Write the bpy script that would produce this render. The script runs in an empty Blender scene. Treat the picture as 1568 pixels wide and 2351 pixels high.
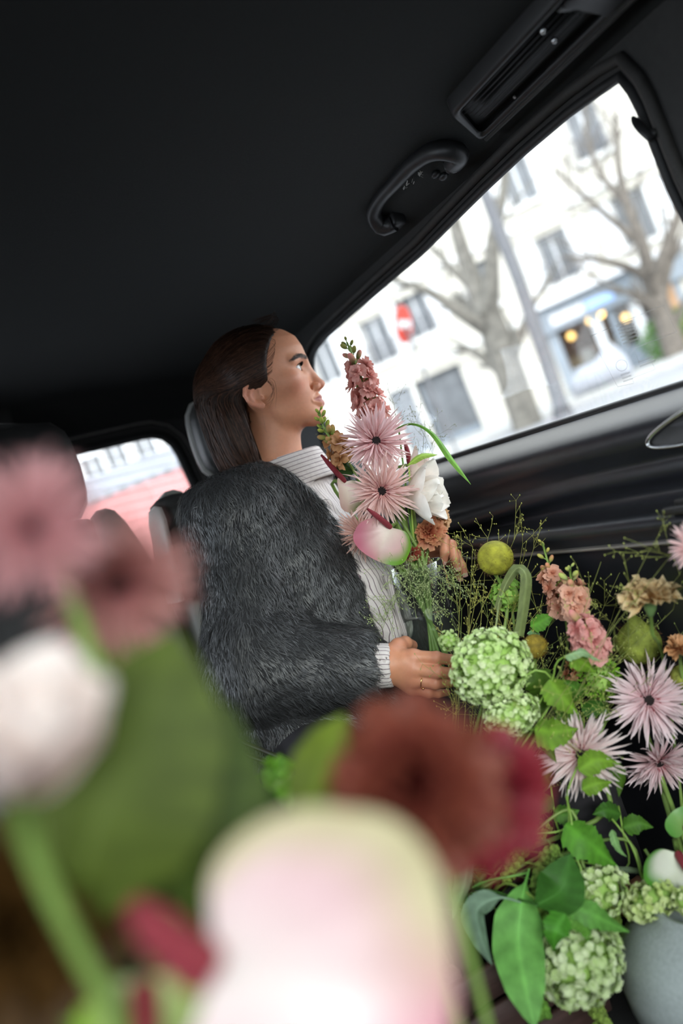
import bpy, bmesh, math, random
import numpy as np
from mathutils import Vector, Matrix, Euler
from mathutils.geometry import tessellate_polygon

# ------------------------------------------------------------------ camera, sky, light
scene = bpy.context.scene
COL = scene.collection
F, CX, CY = 1900.0, 784.0, 1175.5            # focal length in pixels of the 1568 x 2351 photograph
YAW, PITCH, ROLL = math.atan(809/math.hypot(1900, 33)), math.atan(33/1900), math.radians(17)
C0 = np.array([0, 0, 1.10])
R0 = np.array([math.cos(YAW), -math.sin(YAW), 0])
DV = np.array([math.sin(YAW)*math.cos(PITCH), math.cos(YAW)*math.cos(PITCH), -math.sin(PITCH)])
U0 = np.cross(R0, DV)
RC = math.cos(ROLL)*R0 - math.sin(ROLL)*U0
UC = math.sin(ROLL)*R0 + math.cos(ROLL)*U0
cam_d = bpy.data.cameras.new('camera')
cam = bpy.data.objects.new('camera', cam_d)
COL.objects.link(cam)
cam.matrix_world = Matrix(((RC[0], UC[0], -DV[0], C0[0]), (RC[1], UC[1], -DV[1], C0[1]),
                           (RC[2], UC[2], -DV[2], C0[2]), (0, 0, 0, 1)))
cam_d.sensor_fit = 'VERTICAL'
cam_d.sensor_height = 36.0
cam_d.sensor_width = 24.0
cam_d.lens = F/2351*36.0
cam_d.clip_start = 0.02
cam_d.clip_end = 400
cam_d.dof.use_dof = True
cam_d.dof.focus_distance = 1.29
cam_d.dof.aperture_fstop = 1.9
scene.camera = cam

world = bpy.data.worlds.new('overcast_sky')
scene.world = world
world.use_nodes = True
wn = world.node_tree.nodes; wl = world.node_tree.links
bg = wn['Background']
tc = wn.new('ShaderNodeTexCoord'); nz = wn.new('ShaderNodeTexNoise'); cr = wn.new('ShaderNodeValToRGB')
nz.inputs['Scale'].default_value = 1.6; nz.inputs['Detail'].default_value = 4
cr.color_ramp.elements[0].position = 0.3; cr.color_ramp.elements[0].color = (0.72, 0.84, 1.0, 1)
cr.color_ramp.elements[1].position = 0.7; cr.color_ramp.elements[1].color = (0.97, 0.98, 1.0, 1)
wl.new(tc.outputs['Generated'], nz.inputs['Vector']); wl.new(nz.outputs['Fac'], cr.inputs['Fac'])
wl.new(cr.outputs['Color'], bg.inputs['Color'])
bg.inputs['Strength'].default_value = 5.0

sun_d = bpy.data.lights.new('hazy_sun_offscreen', 'SUN')
sun_d.energy = 3.0
sun_d.angle = math.radians(24)
sun_d.color = (1.0, 0.96, 0.9)
sun = bpy.data.objects.new('hazy_sun_offscreen', sun_d); COL.objects.link(sun)
sun.rotation_euler = Vector((0.35, 0.90, -0.26)).to_track_quat('-Z', 'Y').to_euler()   # from the front left, through windscreen and side glass
sun.location = (-6, -8, 9)

scene.view_settings.view_transform = 'Standard'
scene.view_settings.look = 'None'
scene.view_settings.exposure = 0.25
scene.view_settings.gamma = 1.0
scene.view_settings.use_curve_mapping = False
scene.cycles.use_denoising = True
scene.cycles.max_bounces = 6
scene.cycles.diffuse_bounces = 3
scene.cycles.transparent_max_bounces = 12
scene.cycles.use_adaptive_sampling = True
scene.cycles.adaptive_threshold = 0.025
scene.cycles.sample_clamp_indirect = 6
scene.cycles.caustics_reflective = False
scene.cycles.caustics_refractive = False

# ------------------------------------------------------------------ pixels to places
def ray(px, py): return DV + (px-CX)/F*RC + (CY-py)/F*UC
def pix(px, py, d): return C0 + d*ray(px, py)
def on_x(px, py, X): r = ray(px, py); return C0 + r*(X/r[0])
def on_y(px, py, Y): r = ray(px, py); return C0 + r*(Y/r[1])
def on_z(px, py, Z): r = ray(px, py); return C0 + r*((Z-C0[2])/r[2])
def nrm(v):
    v = np.asarray(v, float); n = np.linalg.norm(v, axis=-1, keepdims=True)
    return v/np.maximum(n, 1e-12)
def imdir(r, u, t): return nrm(r*RC + u*UC - t*DV)      # right, up, towards the photographer

# ------------------------------------------------------------------ materials
MATS = {}
def new_mat(name):
    m = bpy.data.materials.new(name); m.use_nodes = True
    MATS[name] = m
    return m, m.node_tree.nodes, m.node_tree.links, m.node_tree.nodes['Principled BSDF']
def mat(name, col, rough=0.5, metal=0.0, spec=0.5, var=0.12, scale=30.0, bump=0.0, bscale=None, sheen=0.0, coat=0.0,
        trans=0.0, tcol=None, attr=False, stretch=None, alpha=None):
    """procedural material: base colour with noise variation, optional bump, petal translucency, or colour attribute"""
    if name in MATS: return MATS[name]
    m, n, l, b = new_mat(name)
    co = n.new('ShaderNodeTexCoord'); mp = n.new('ShaderNodeMapping'); tx = n.new('ShaderNodeTexNoise')
    if stretch: mp.inputs['Scale'].default_value = stretch
    tx.inputs['Scale'].default_value = scale; tx.inputs['Detail'].default_value = 5
    l.new(co.outputs['Object'], mp.inputs['Vector']); l.new(mp.outputs['Vector'], tx.inputs['Vector'])
    hs = n.new('ShaderNodeHueSaturation')
    mr = n.new('ShaderNodeMapRange')
    mr.inputs['From Min'].default_value = 0.25; mr.inputs['From Max'].default_value = 0.75
    mr.inputs['To Min'].default_value = 1-var; mr.inputs['To Max'].default_value = 1+var
    l.new(tx.outputs['Fac'], mr.inputs['Value']); l.new(mr.outputs['Result'], hs.inputs['Value'])
    if attr:
        at = n.new('ShaderNodeAttribute'); at.attribute_name = 'Col'
        l.new(at.outputs['Color'], hs.inputs['Color'])
    else:
        hs.inputs['Color'].default_value = (*col, 1)
    l.new(hs.outputs['Color'], b.inputs['Base Color'])
    b.inputs['Roughness'].default_value = rough; b.inputs['Metallic'].default_value = metal
    b.inputs['Specular IOR Level'].default_value = spec
    if sheen: b.inputs['Sheen Weight'].default_value = sheen; b.inputs['Sheen Roughness'].default_value = 0.4
    if coat: b.inputs['Coat Weight'].default_value = coat
    if bump:
        t2 = n.new('ShaderNodeTexNoise'); t2.inputs['Scale'].default_value = bscale or scale*4; t2.inputs['Detail'].default_value = 3
        l.new(mp.outputs['Vector'], t2.inputs['Vector'])
        bp = n.new('ShaderNodeBump'); bp.inputs['Strength'].default_value = bump; bp.inputs['Distance'].default_value = 0.002
        l.new(t2.outputs['Fac'], bp.inputs['Height']); l.new(bp.outputs['Normal'], b.inputs['Normal'])
    if trans:
        tr = n.new('ShaderNodeBsdfTranslucent'); mx = n.new('ShaderNodeMixShader')
        if tcol: tr.inputs['Color'].default_value = (*tcol, 1)
        else: l.new(hs.outputs['Color'], tr.inputs['Color'])
        mx.inputs['Fac'].default_value = trans
        l.new(b.outputs['BSDF'], mx.inputs[1]); l.new(tr.outputs['BSDF'], mx.inputs[2])
        l.new(mx.outputs['Shader'], n['Material Output'].inputs['Surface'])
    return m
def glass_mat(name, tint, gloss=0.06, rough=0.02, dirt=0.0, ior=1.45):
    """thin clear sheet: transparent with a fresnel reflection and a little dust"""
    if name in MATS: return MATS[name]
    m, n, l, b = new_mat(name)
    n.remove(b)
    t = n.new('ShaderNodeBsdfTransparent'); t.inputs['Color'].default_value = (*tint, 1)
    g = n.new('ShaderNodeBsdfGlossy'); g.inputs['Roughness'].default_value = rough
    fr = n.new('ShaderNodeFresnel'); fr.inputs['IOR'].default_value = ior
    mx = n.new('ShaderNodeMixShader')
    l.new(fr.outputs['Fac'], mx.inputs['Fac']); l.new(t.outputs['BSDF'], mx.inputs[1]); l.new(g.outputs['BSDF'], mx.inputs[2])
    out = mx
    if dirt:
        d = n.new('ShaderNodeBsdfDiffuse'); d.inputs['Color'].default_value = (0.8, 0.8, 0.78, 1)
        tx = n.new('ShaderNodeTexNoise'); tx.inputs['Scale'].default_value = 9; tx.inputs['Detail'].default_value = 6
        mt = n.new('ShaderNodeMath'); mt.operation = 'MULTIPLY'; mt.inputs[1].default_value = dirt
        m2 = n.new('ShaderNodeMixShader')
        co = n.new('ShaderNodeTexCoord'); l.new(co.outputs['Object'], tx.inputs['Vector'])
        l.new(tx.outputs['Fac'], mt.inputs[0]); l.new(mt.outputs['Value'], m2.inputs['Fac'])
        l.new(mx.outputs['Shader'], m2.inputs[1]); l.new(d.outputs['BSDF'], m2.inputs[2]); out = m2
    l.new(out.outputs['Shader'], n['Material Output'].inputs['Surface'])
    return m
def glow_mat(name, col, strength):
    m, n, l, b = new_mat(name)
    b.inputs['Base Color'].default_value = (*col, 1)
    b.inputs['Emission Color'].default_value = (*col, 1); b.inputs['Emission Strength'].default_value = strength
    return m

# ------------------------------------------------------------------ objects
def wmat(o):
    M = o.matrix_basis.copy()
    while o.parent:
        o = o.parent; M = o.matrix_basis @ M
    return M
def tag(o, label=None, cat=None, group=None, kind=None):
    if label: o['label'] = label
    if cat: o['category'] = cat
    if group: o['group'] = group
    if kind: o['kind'] = kind
    return o
def thing(name, label, cat, loc=(0, 0, 0), rot=None, group=None):
    o = bpy.data.objects.new(name, None); COL.objects.link(o)
    o.empty_display_size = 0.02
    M = Matrix.Translation(Vector(loc))
    if rot is not None: M = M @ rot.to_4x4()
    o.matrix_basis = M
    return tag(o, label, cat, group)
def mesh_data(name, V, Fc, m=None, col=None, smooth=True):
    me = bpy.data.meshes.new(name)
    V = np.asarray(V, np.float32).reshape(-1, 3)
    if isinstance(Fc, np.ndarray):
        k = Fc.shape[1]
        me.vertices.add(len(V)); me.vertices.foreach_set('co', V.ravel())
        me.loops.add(Fc.size); me.loops.foreach_set('vertex_index', Fc.astype(np.int32).ravel())
        me.polygons.add(len(Fc)); me.polygons.foreach_set('loop_start', np.arange(0, Fc.size, k, dtype=np.int32))
        me.update(calc_edges=True)
    else:
        me.from_pydata([tuple(float(c) for c in v) for v in V], [], [tuple(int(i) for i in f) for f in Fc])
    if smooth: me.polygons.foreach_set('use_smooth', np.ones(len(me.polygons), bool))
    if col is not None:
        a = me.color_attributes.new('Col', 'FLOAT_COLOR', 'POINT')
        c = np.ones((len(V), 4), np.float32); c[:, :3] = col
        a.data.foreach_set('color', c.ravel())
    if m is not None: me.materials.append(m if not isinstance(m, str) else MATS[m])
    me.validate()
    return me
def obj(name, me, parent=None, M=None):
    o = bpy.data.objects.new(name, me); COL.objects.link(o)
    if parent is not None: o.parent = parent
    if M is not None: o.matrix_basis = M
    return o
def part(name, V, Fc, m, parent=None, col=None, smooth=True, local=False):
    """one mesh object; V is in world space unless local"""
    V = np.asarray(V, float).reshape(-1, 3)
    if parent is not None and not local:
        Mi = np.array(wmat(parent).inverted())
        V = V @ Mi[:3, :3].T + Mi[:3, 3]
    return obj(name, mesh_data(name, V, Fc, m, col, smooth), parent)
def struct(name, V, Fc, m, label, smooth=False, cat='car interior'):
    o = part(name, V, Fc, m, smooth=smooth)
    return tag(o, label, cat, kind='structure')

class MB:
    def __init__(s): s.V = []; s.F = []; s.C = []; s.n = 0
    def add(s, V, Fc, col=None):
        V = np.asarray(V, float).reshape(-1, 3)
        s.V.append(V); s.F += [tuple(i+s.n for i in f) for f in Fc]; s.n += len(V)
        if col is not None: s.C.append(np.broadcast_to(np.asarray(col, float), (len(V), 3)))
        return s
    def verts(s): return np.concatenate(s.V)
    def build(s, name, m, parent=None, smooth=True, local=False):
        return part(name, s.verts(), s.F, m, parent, np.concatenate(s.C) if s.C else None, smooth, local)

# ------------------------------------------------------------------ shapes (return V, F)
def grid_faces(nu, nv, cu=False, cv=False):
    f = []
    for i in range(nu if cu else nu-1):
        for j in range(nv if cv else nv-1):
            a, b = i, (i+1) % nu; c, d = j, (j+1) % nv
            f.append((a*nv+c, b*nv+c, b*nv+d, a*nv+d))
    return f
def frames(P):
    P = np.asarray(P, float); T = nrm(np.gradient(P, axis=0))
    a = np.array([0, 0, 1.0]) if abs(T[0][2]) < 0.9 else np.array([1.0, 0, 0])
    N = [nrm(np.cross(T[0], a))]
    for i in range(1, len(P)):
        v = N[-1] - T[i]*np.dot(N[-1], T[i]); N.append(nrm(v))
    N = np.array(N); return T, N, np.cross(T, N)
def tube(P, r, n=8, caps=True, flat=1.0):
    P = np.asarray(P, float); T, N, B = frames(P)
    r = np.broadcast_to(np.asarray(r, float), (len(P),))
    a = np.linspace(0, 2*math.pi, n, endpoint=False)
    V = P[:, None] + r[:, None, None]*(np.cos(a)[None, :, None]*N[:, None] + flat*np.sin(a)[None, :, None]*B[:, None])
    V = V.reshape(-1, 3); f = grid_faces(len(P), n, False, True)
    if caps:
        f.append(tuple(range(n))[::-1]); f.append(tuple(range(len(V)-n, len(V))))
    return V, f
def smooth_path(pts, n=12):
    """Catmull-Rom through control points"""
    pts = [np.asarray(p, float) for p in pts]
    if len(pts) == 2: return np.linspace(pts[0], pts[1], n)
    pts = [pts[0]]+[p for o_, p in zip(pts[:-1], pts[1:]) if np.linalg.norm(p-o_) > 1e-6]
    q = [2*pts[0]-pts[1]] + pts + [2*pts[-1]-pts[-2]]
    kt = np.r_[0, np.cumsum([np.linalg.norm(b-a)**.5 for a, b in zip(q[:-1], q[1:])])]
    ln = np.r_[0, np.cumsum([np.linalg.norm(b-a) for a, b in zip(pts[:-1], pts[1:])])]
    out = []
    for u in np.linspace(0, ln[-1]*(1-1e-7), n):
        i = int(np.searchsorted(ln, u, 'right')-1); f_ = (u-ln[i])/(ln[i+1]-ln[i])
        t0, t1, t2, t3 = kt[i:i+4]; t = t1+(t2-t1)*f_; a, b, c, d = q[i:i+4]
        A1_ = (t1-t)/(t1-t0)*a+(t-t0)/(t1-t0)*b; A2_ = (t2-t)/(t2-t1)*b+(t-t1)/(t2-t1)*c; A3_ = (t3-t)/(t3-t2)*c+(t-t2)/(t3-t2)*d
        B1_ = (t2-t)/(t2-t0)*A1_+(t-t0)/(t2-t0)*A2_; B2_ = (t3-t)/(t3-t1)*A2_+(t-t1)/(t3-t1)*A3_
        out.append((t2-t)/(t2-t1)*B1_+(t-t1)/(t2-t1)*B2_)
    return np.array(out)
def box(lo, hi):
    x0, y0, z0 = lo; x1, y1, z1 = hi
    V = [(x0, y0, z0), (x1, y0, z0), (x1, y1, z0), (x0, y1, z0), (x0, y0, z1), (x1, y0, z1), (x1, y1, z1), (x0, y1, z1)]
    return np.array(V, float), [(0, 3, 2, 1), (4, 5, 6, 7), (0, 1, 5, 4), (1, 2, 6, 5), (2, 3, 7, 6), (3, 0, 4, 7)]
def obox(c, ax, ay, az, sx, sy, sz):
    V, f = box((-sx/2, -sy/2, -sz/2), (sx/2, sy/2, sz/2))
    M = np.array([ax, ay, az]); return np.asarray(c) + V @ M, f
def rbox(lo, hi, r=0.01, seg=2):
    bm = bmesh.new()
    V, f = box(lo, hi); vs = [bm.verts.new(v) for v in V]
    for q in f: bm.faces.new([vs[i] for i in q])
    bmesh.ops.bevel(bm, geom=bm.edges[:], offset=r, segments=seg, profile=0.5, affect='EDGES')
    bm.verts.index_update()
    V = np.array([v.co[:] for v in bm.verts]); f = [tuple(v.index for v in q.verts) for q in bm.faces]
    bm.free(); return V, f
def lathe(prof, n=24, c=(0, 0, 0)):
    prof = np.asarray(prof, float); a = np.linspace(0, 2*math.pi, n, endpoint=False)
    V = np.stack([prof[:, None, 0]*np.cos(a), prof[:, None, 0]*np.sin(a), np.repeat(prof[:, 1:2], n, 1)], -1).reshape(-1, 3)
    return V + np.asarray(c), grid_faces(len(prof), n, False, True)
def ball(c, r, nu=10, nv=8, R=None):
    c = np.asarray(c, float); r = np.broadcast_to(np.asarray(r, float), (3,))
    u = np.linspace(0, math.pi, nv); a = np.linspace(0, 2*math.pi, nu, endpoint=False)
    V = np.stack([np.sin(u)[:, None]*np.cos(a), np.sin(u)[:, None]*np.sin(a), np.repeat(np.cos(u)[:, None], nu, 1)], -1).reshape(-1, 3)*r
    if R is not None: V = V @ np.asarray(R)
    return c+V, grid_faces(nv, nu, False, True)
def xform(V, M):
    M = np.array(M); return V @ M[:3, :3].T + M[:3, 3]
def basis(z, up=(0, 0, 1)):
    """rotation matrix with local Z along z and local Y close to up"""
    z = nrm(z); up = np.asarray(up, float)
    if abs(np.dot(z, nrm(up))) > 0.98: up = np.array([0, 1.0, 0.1])
    x = nrm(np.cross(up, z)); y = np.cross(z, x)
    return Matrix(((x[0], y[0], z[0]), (x[1], y[1], z[1]), (x[2], y[2], z[2])))
def fill_holes(outer, holes):
    loops = [[Vector((p[0], p[1], 0)) for p in L] for L in [outer]+holes]
    tri = tessellate_polygon(loops)
    pts = [(p[0], p[1]) for L in [outer]+holes for p in L]
    return np.array(pts), [tuple(t) for t in tri]
def round_poly(P, r, n=5):
    P = [np.asarray(p, float) for p in P]; out = []
    rr = r if hasattr(r, '__len__') else [r]*len(P)
    for i, p in enumerate(P):
        a = P[i-1]; b = P[(i+1) % len(P)]
        da = min(rr[i], np.linalg.norm(a-p)*0.49); db = min(rr[i], np.linalg.norm(b-p)*0.49)
        p0 = p+nrm(a-p)*da; p1 = p+nrm(b-p)*db
        for t in np.linspace(0, 1, n): out.append((1-t)**2*p0 + 2*t*(1-t)*p + t*t*p1)
    return np.array(out)
# ------------------------------------------------------------------ the car: shell
mat('headliner_cloth', (0.015, 0.016, 0.0155), 0.95, var=0.25, scale=400, bump=0.3, bscale=900)
mat('headliner_edge', (0.03, 0.028, 0.026), 0.7, var=0.2, scale=200)
mat('rubber_seal', (0.012, 0.012, 0.012), 0.55, var=0.2, scale=80)
mat('door_plastic', (0.020, 0.021, 0.026), 0.33, var=0.15, scale=60, bump=0.12, bscale=1500)
mat('door_lower', (0.012, 0.012, 0.013), 0.6, var=0.2, scale=60, bump=0.15, bscale=1200)
mat('pillar_plastic', (0.022, 0.021, 0.020), 0.65, var=0.2, scale=90, bump=0.2, bscale=1200)
mat('brushed_silver', (0.30, 0.28, 0.27), 0.45, metal=0.75, var=0.1, scale=60, stretch=(1, 0.05, 1))
mat('chrome', (0.75, 0.76, 0.78), 0.16, metal=1.0, var=0.05, scale=40)
mat('vent_plastic', (0.018, 0.018, 0.019), 0.42, var=0.2, scale=60)
mat('carpet', (0.02, 0.02, 0.02), 0.95, var=0.3, scale=300, bump=0.5, bscale=700)
mat('charcoal_leather', (0.026, 0.025, 0.024), 0.5, var=0.2, scale=50, bump=0.25, bscale=500)
mat('grey_leather', (0.15, 0.15, 0.135), 0.45, var=0.12, scale=40, bump=0.25, bscale=500)
mat('grey_shell_plastic', (0.34, 0.33, 0.31), 0.5, var=0.1, scale=60)
mat('seam_thread', (0.45, 0.44, 0.40), 0.8, var=0.1)
glass_mat('side_glass', (0.96, 0.98, 0.97), dirt=0.05)
glass_mat('rear_glass', (0.88, 0.90, 0.90), dirt=0.10)
glass_mat('windscreen_glass', (0.74, 0.79, 0.77), dirt=0.05)
glass_mat('etched_mark', (0.80, 0.81, 0.82), dirt=0.55)
mat('heater_wire', (0.25, 0.10, 0.08), 0.6)

XW, XL, XC = 0.85, -0.65, 0.10            # right wall, left wall, centre line
YF, YR = -1.0, 2.6
top_px = [(1431, 189), (1420, 183), (1309, 261), (1198, 355), (1110, 438), (1032, 516), (966, 583), (888, 650), (811, 717), (745, 777), (722, 806), (714, 830)]
op = [(0.70, 1.112), (0.715, 1.25)] + [tuple(on_x(x, y, XW)[1:]) for x, y in [(1541, 449), (1464, 250)]] \
    + [tuple(on_x(x, y, XW)[1:]) for x, y in top_px] + [(1.93, 1.36), (1.955, 1.20), (1.945, 1.14), (1.90, 1.115)]
op = np.array(op)
def yz(P, x): P = np.asarray(P); return np.column_stack([np.full(len(P), x), P[:, 0], P[:, 1]])
fr_op = round_poly([(-0.75, 1.12), (-0.30, 1.48), (0.46, 1.49), (0.50, 1.12)], 0.05)
def side_wall(name, x, holes, label):
    pts, tri = fill_holes([(YF, 1.10), (YR, 1.10), (YR, 1.57), (YF, 1.57)], holes)
    return struct(name, yz(pts, x), tri, 'pillar_plastic', label)
side_wall('wall_right', XW, [op, fr_op], 'dark pillar trim around the open view of the side window')
lw1 = round_poly([(-0.75, 1.12), (-0.30, 1.48), (0.46, 1.49), (0.50, 1.12)], 0.05)
lw2 = round_poly([(0.66, 1.12), (0.68, 1.49), (1.80, 1.48), (1.93, 1.40), (1.95, 1.12)], 0.05)
side_wall('wall_left', XL, [lw1, lw2], 'dark pillar trim on the side facing the woman')
# ceiling: curved headliner
prof = [(XW, 1.53), (0.835, 1.538), (0.80, 1.552), (0.76, 1.566), (0.70, 1.582), (0.58, 1.602), (0.36, 1.618), (XC, 1.624)]
prof = prof + [(2*XC-x, z) for x, z in prof[-2::-1]]
ys = [-0.35, 0.0, 0.4, 0.8, 1.2, 1.6, 2.0, 2.25, 2.40, 2.50, 2.56, YR]
dz = [-0.02, 0, 0.002, 0.003, 0.003, 0.002, 0, -0.003, -0.010, -0.022, -0.042, -0.10]
V = np.array([[(x, y, z+d*(0.6 if abs(x-XC) > 0.7 else 1)) for x, z in prof] for y, d in zip(ys, dz)]).reshape(-1, 3)
struct('ceiling', V, grid_faces(len(ys), len(prof)), 'headliner_cloth', 'black cloth headliner of the car roof', smooth=True)
# rear wall with the rear window
rw = round_poly([(-0.42, 1.02), (-0.40, 1.462), (0.605, 1.452), (0.665, 1.02)], [0.05, 0.06, 0.07, 0.05], 7)
pts, tri = fill_holes([(XL, 0.35), (XW, 0.35), (XW, 1.60), (XL, 1.60)], [rw])
struct('wall_rear', np.column_stack([pts[:, 0], np.full(len(pts), YR), pts[:, 1]]), tri, 'pillar_plastic', 'dark tailgate trim around the rear window')
V, f = box((XL-0.02, YF-0.1, 0.30), (XW+0.02, YR+0.05, 0.35))
struct('floor', V, f, 'carpet', 'black carpeted car floor')
# windscreen slope and dashboard in front of the photographer
V, f = rbox((XL, YF, 0.60), (XW, -0.62, 0.98), 0.04, 3)
struct('wall_front', V, f, 'door_lower', 'black dashboard under the windscreen')

def ring(name, P3, r, m, parent, n=8):
    P3 = np.asarray(P3); P = np.vstack([P3, P3[:1]])
    T, N, B = frames(P); a = np.linspace(0, 2*math.pi, n, endpoint=False)
    V = (P3[:, None] + r*(np.cos(a)[None, :, None]*N[:-1, None] + np.sin(a)[None, :, None]*B[:-1, None])).reshape(-1, 3)
    return part(name, V, grid_faces(len(P3), n, True, True), m, parent)
def offs(P, d, c=None):
    P = np.asarray(P); c = P.mean(0) if c is None else c
    T = nrm(np.roll(P, -1, 0)-np.roll(P, 1, 0)); Nn = np.column_stack([T[:, 1], -T[:, 0]])
    s = np.sign(((P-c)*Nn).sum(1).mean()); return P + s*d*Nn
def dense(P, n=90):
    P = np.vstack([P, P[:1]]); L = np.r_[0, np.cumsum(np.linalg.norm(np.diff(P, axis=0), axis=1))]
    t = np.linspace(0, L[-1], n, endpoint=False)
    return np.column_stack([np.interp(t, L, P[:, k]) for k in range(P.shape[1])])
w1 = part('window_1', *(lambda p, t: (yz(p, XW+0.012), t))(*fill_holes(list(offs(op, 0.006)), [])), 'side_glass', smooth=False)
tag(w1, 'clear side window the woman looks out of, street behind it', 'window', kind='structure')
opd = dense(op, 120)
ring('window_seal', yz(offs(opd, 0.004), XW+0.002), 0.0075, 'rubber_seal', w1)
ring('window_lip', yz(offs(opd, 0.024), XW-0.004), 0.008, 'headliner_edge', w1)
# the etched glass mark near the sill
def etched(parent):
    mb = MB()
    def strip(p, q, w, x=XW+0.009):
        a = on_x(*p, x); b = on_x(*q, x); d = nrm(b-a); n = np.cross(d, [1, 0, 0])
        mb.add([a-n*w, b-n*w, b+n*w, a+n*w], [(0, 1, 2, 3)])
    for c in ([(1355, 772), (1523, 700), (1553, 762), (1455, 800), (1468, 835), (1494, 826), (1505, 848), (1452, 868), (1455, 880), (1418, 888), (1355, 772)],):
        for a, b in zip(c[:-1], c[1:]): strip(a, b, 0.0004)
    for k in range(6):
        y = 750+k*8; strip((1415+k*3, y), (1452+k*3, y-13), 0.0012)
    for k in range(3): strip((1425+k*3, 862+k*7), (1446+k*3, 855+k*7), 0.0011)
    for k in range(2): strip((1465+k*4, 832+k*9), (1500+k*4, 818+k*9), 0.0012)
    for k in range(18):
        a0, a1 = k/18*2*math.pi, (k+1)/18*2*math.pi
        strip((1427+13*math.cos(a0), 839+13*math.sin(a0)), (1427+13*math.cos(a1), 839+13*math.sin(a1)), 0.0006)
    mb.build('etched_mark', 'etched_mark', parent, smooth=False)
etched(w1)
w2 = part('window_2', *(lambda p, t: (np.column_stack([p[:, 0], np.full(len(p), YR+0.01), p[:, 1]]), t))(*fill_holes(list(offs(rw, 0.006)), [])), 'rear_glass', smooth=False)
tag(w2, 'tailgate window with fine heater wires behind the headrests', 'window', kind='structure')
def xz(P, y): P = np.asarray(P); return np.column_stack([P[:, 0], np.full(len(P), y), P[:, 1]])
rwd = dense(rw, 90)
ring('window_seal', xz(offs(rwd, 0.012), YR-0.004), 0.013, 'rubber_seal', w2)
ring('window_lip', xz(offs(rwd, 0.040), YR-0.012), 0.007, 'headliner_edge', w2)
ring('chrome_bead', xz(offs(rwd, 0.052), YR-0.010), 0.0028, 'brushed_silver', w2)
for k in range(13):
    z = 1.06+k*0.03
    part('heater_wire', *tube([(-0.40, YR+0.006, z), (0.1, YR+0.006, z+0.010), (0.62, YR+0.006, z)], 0.0006, 4), 'heater_wire', w2)
for nm, P, x in (('window_3', fr_op, XW+0.012), ('window_4', lw1, XL-0.012), ('window_5', lw2, XL-0.012)):
    o = part(nm, *(lambda p, t: (yz(p, x), t))(*fill_holes(list(offs(P, 0.006)), [])), 'side_glass', smooth=False)
    tag(o, {'window_3': 'front side glass beside the dashboard on the woman\'s side', 'window_4': 'front side glass across from the woman', 'window_5': 'rear side glass across from the woman'}[nm], 'window', kind='structure')
o = part('window_6', [(XL, YF, 0.98), (XW, YF, 0.98), (XW, -0.35, 1.60), (XL, -0.35, 1.60)], [(0, 1, 2, 3)], 'windscreen_glass', smooth=False)
tag(o, 'sloping windscreen above the dashboard', 'window', kind='structure')

# door panel below the right-hand window: sculpted section swept along the car
def sst(a, b, x): t = min(1, max(0, (x-a)/(b-a))); return t*t*(3-2*t)
def door_sec(y, sgn=1):
    s = 1-sst(1.12, 1.50, y)                # armrest shelf fades out towards the rear
    c = sst(0.95, 1.45, y)                  # the crease drops towards the rear
    P = [(.853, 1.110), (.840, 1.106), (.822, 1.099), (.803, 1.090), (.785, 1.079-0.004*c), (.776, 1.066-.010*c), (.784, 1.046-.014*c), (.800, 1.030-.018*c),
         (.802-.020*c, 1.021-.020*c), (.790-.030*c, 1.012-.028*c), (.812-.010*c, .996-.024*c), (.822-.004*c, .985-.022*c), (.824, .975-.016*c),
         (.820-.012*s, .968), (.795-.025*s, .966), (.775-.033*s, .964), (.765-.033*s, .958), (.766-.032*s, .948), (.776-.030*s, .938), (.782-.028*s, .915), (.788-.028*s, .900), (.796-.02*s, .870), (.806, .80), (.806, .60), (.800, .36)]
    return P
ys = np.linspace(-0.9, 2.55, 70)
V = np.array([[(x, y, z) for x, z in door_sec(y)] for y in ys]).reshape(-1, 3)
nsec = len(door_sec(0))
dp = part('door_1', V, grid_faces(len(ys), nsec), 'door_plastic')
tag(dp, 'black sculpted door panel under the side window', 'door panel', kind='structure')
V2 = V.copy(); V2[:, 0] = 2*XC - V2[:, 0]
o = part('door_2', V2, [q[::-1] for q in grid_faces(len(ys), nsec)], 'door_plastic')
tag(o, 'black sculpted door panel on the side across from the woman', 'door panel', kind='structure')
# silver strip, chrome-ringed handle bowl, window switch
P = [(door_sec(y)[19][0]-0.003, y, .928) for y in np.linspace(0.3, 1.5, 20)]
part('silver_strip', *tube(P, 0.0095, 8, flat=0.45), 'brushed_silver', dp)
hc = on_x(1620, 962, .770)
a = np.linspace(0, 2*math.pi, 40, endpoint=False)
e = [(0.774-0.004*math.cos(t), hc[1]+0.098*math.cos(t), hc[2]+0.022*math.sin(t)*(1-0.25*math.cos(t))-0.012*math.cos(t)) for t in a]
ring('handle_rim', e, 0.0026, 'chrome', dp)
ei = [(x+0.004, hc[1]+(y-hc[1])*0.97, hc[2]+(z-hc[2])*0.95) for x, y, z in e]
part('handle_bowl', ei+[(0.782, hc[1], hc[2])], [(i, (i+1) % 40, 40) for i in range(40)], 'vent_plastic', dp)
sc_ = on_z(1536, 1170, .970); sc_[1] -= .030; sc_[0] = .748
V, f = rbox((sc_[0]-0.024, sc_[1]-0.06, .9645), (sc_[0]+0.012, sc_[1]+0.030, .974), 0.003); part('switch_plate', V, f, 'vent_plastic', dp)
V, f = rbox((sc_[0]-0.014, sc_[1]-0.05, .973), (sc_[0]+0.004, sc_[1]+0.016, .981), 0.002); part('window_switch', V, f, 'vent_plastic', dp)
V, f = tube(smooth_path([(0.826, sc_[1]+0.03, 0.985), (0.818, sc_[1]+0.012, 0.978), (0.810, sc_[1]-0.02, 0.976)], 8), 0.0025, 6); part('pull_edge', V, f, 'chrome', dp)

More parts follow.
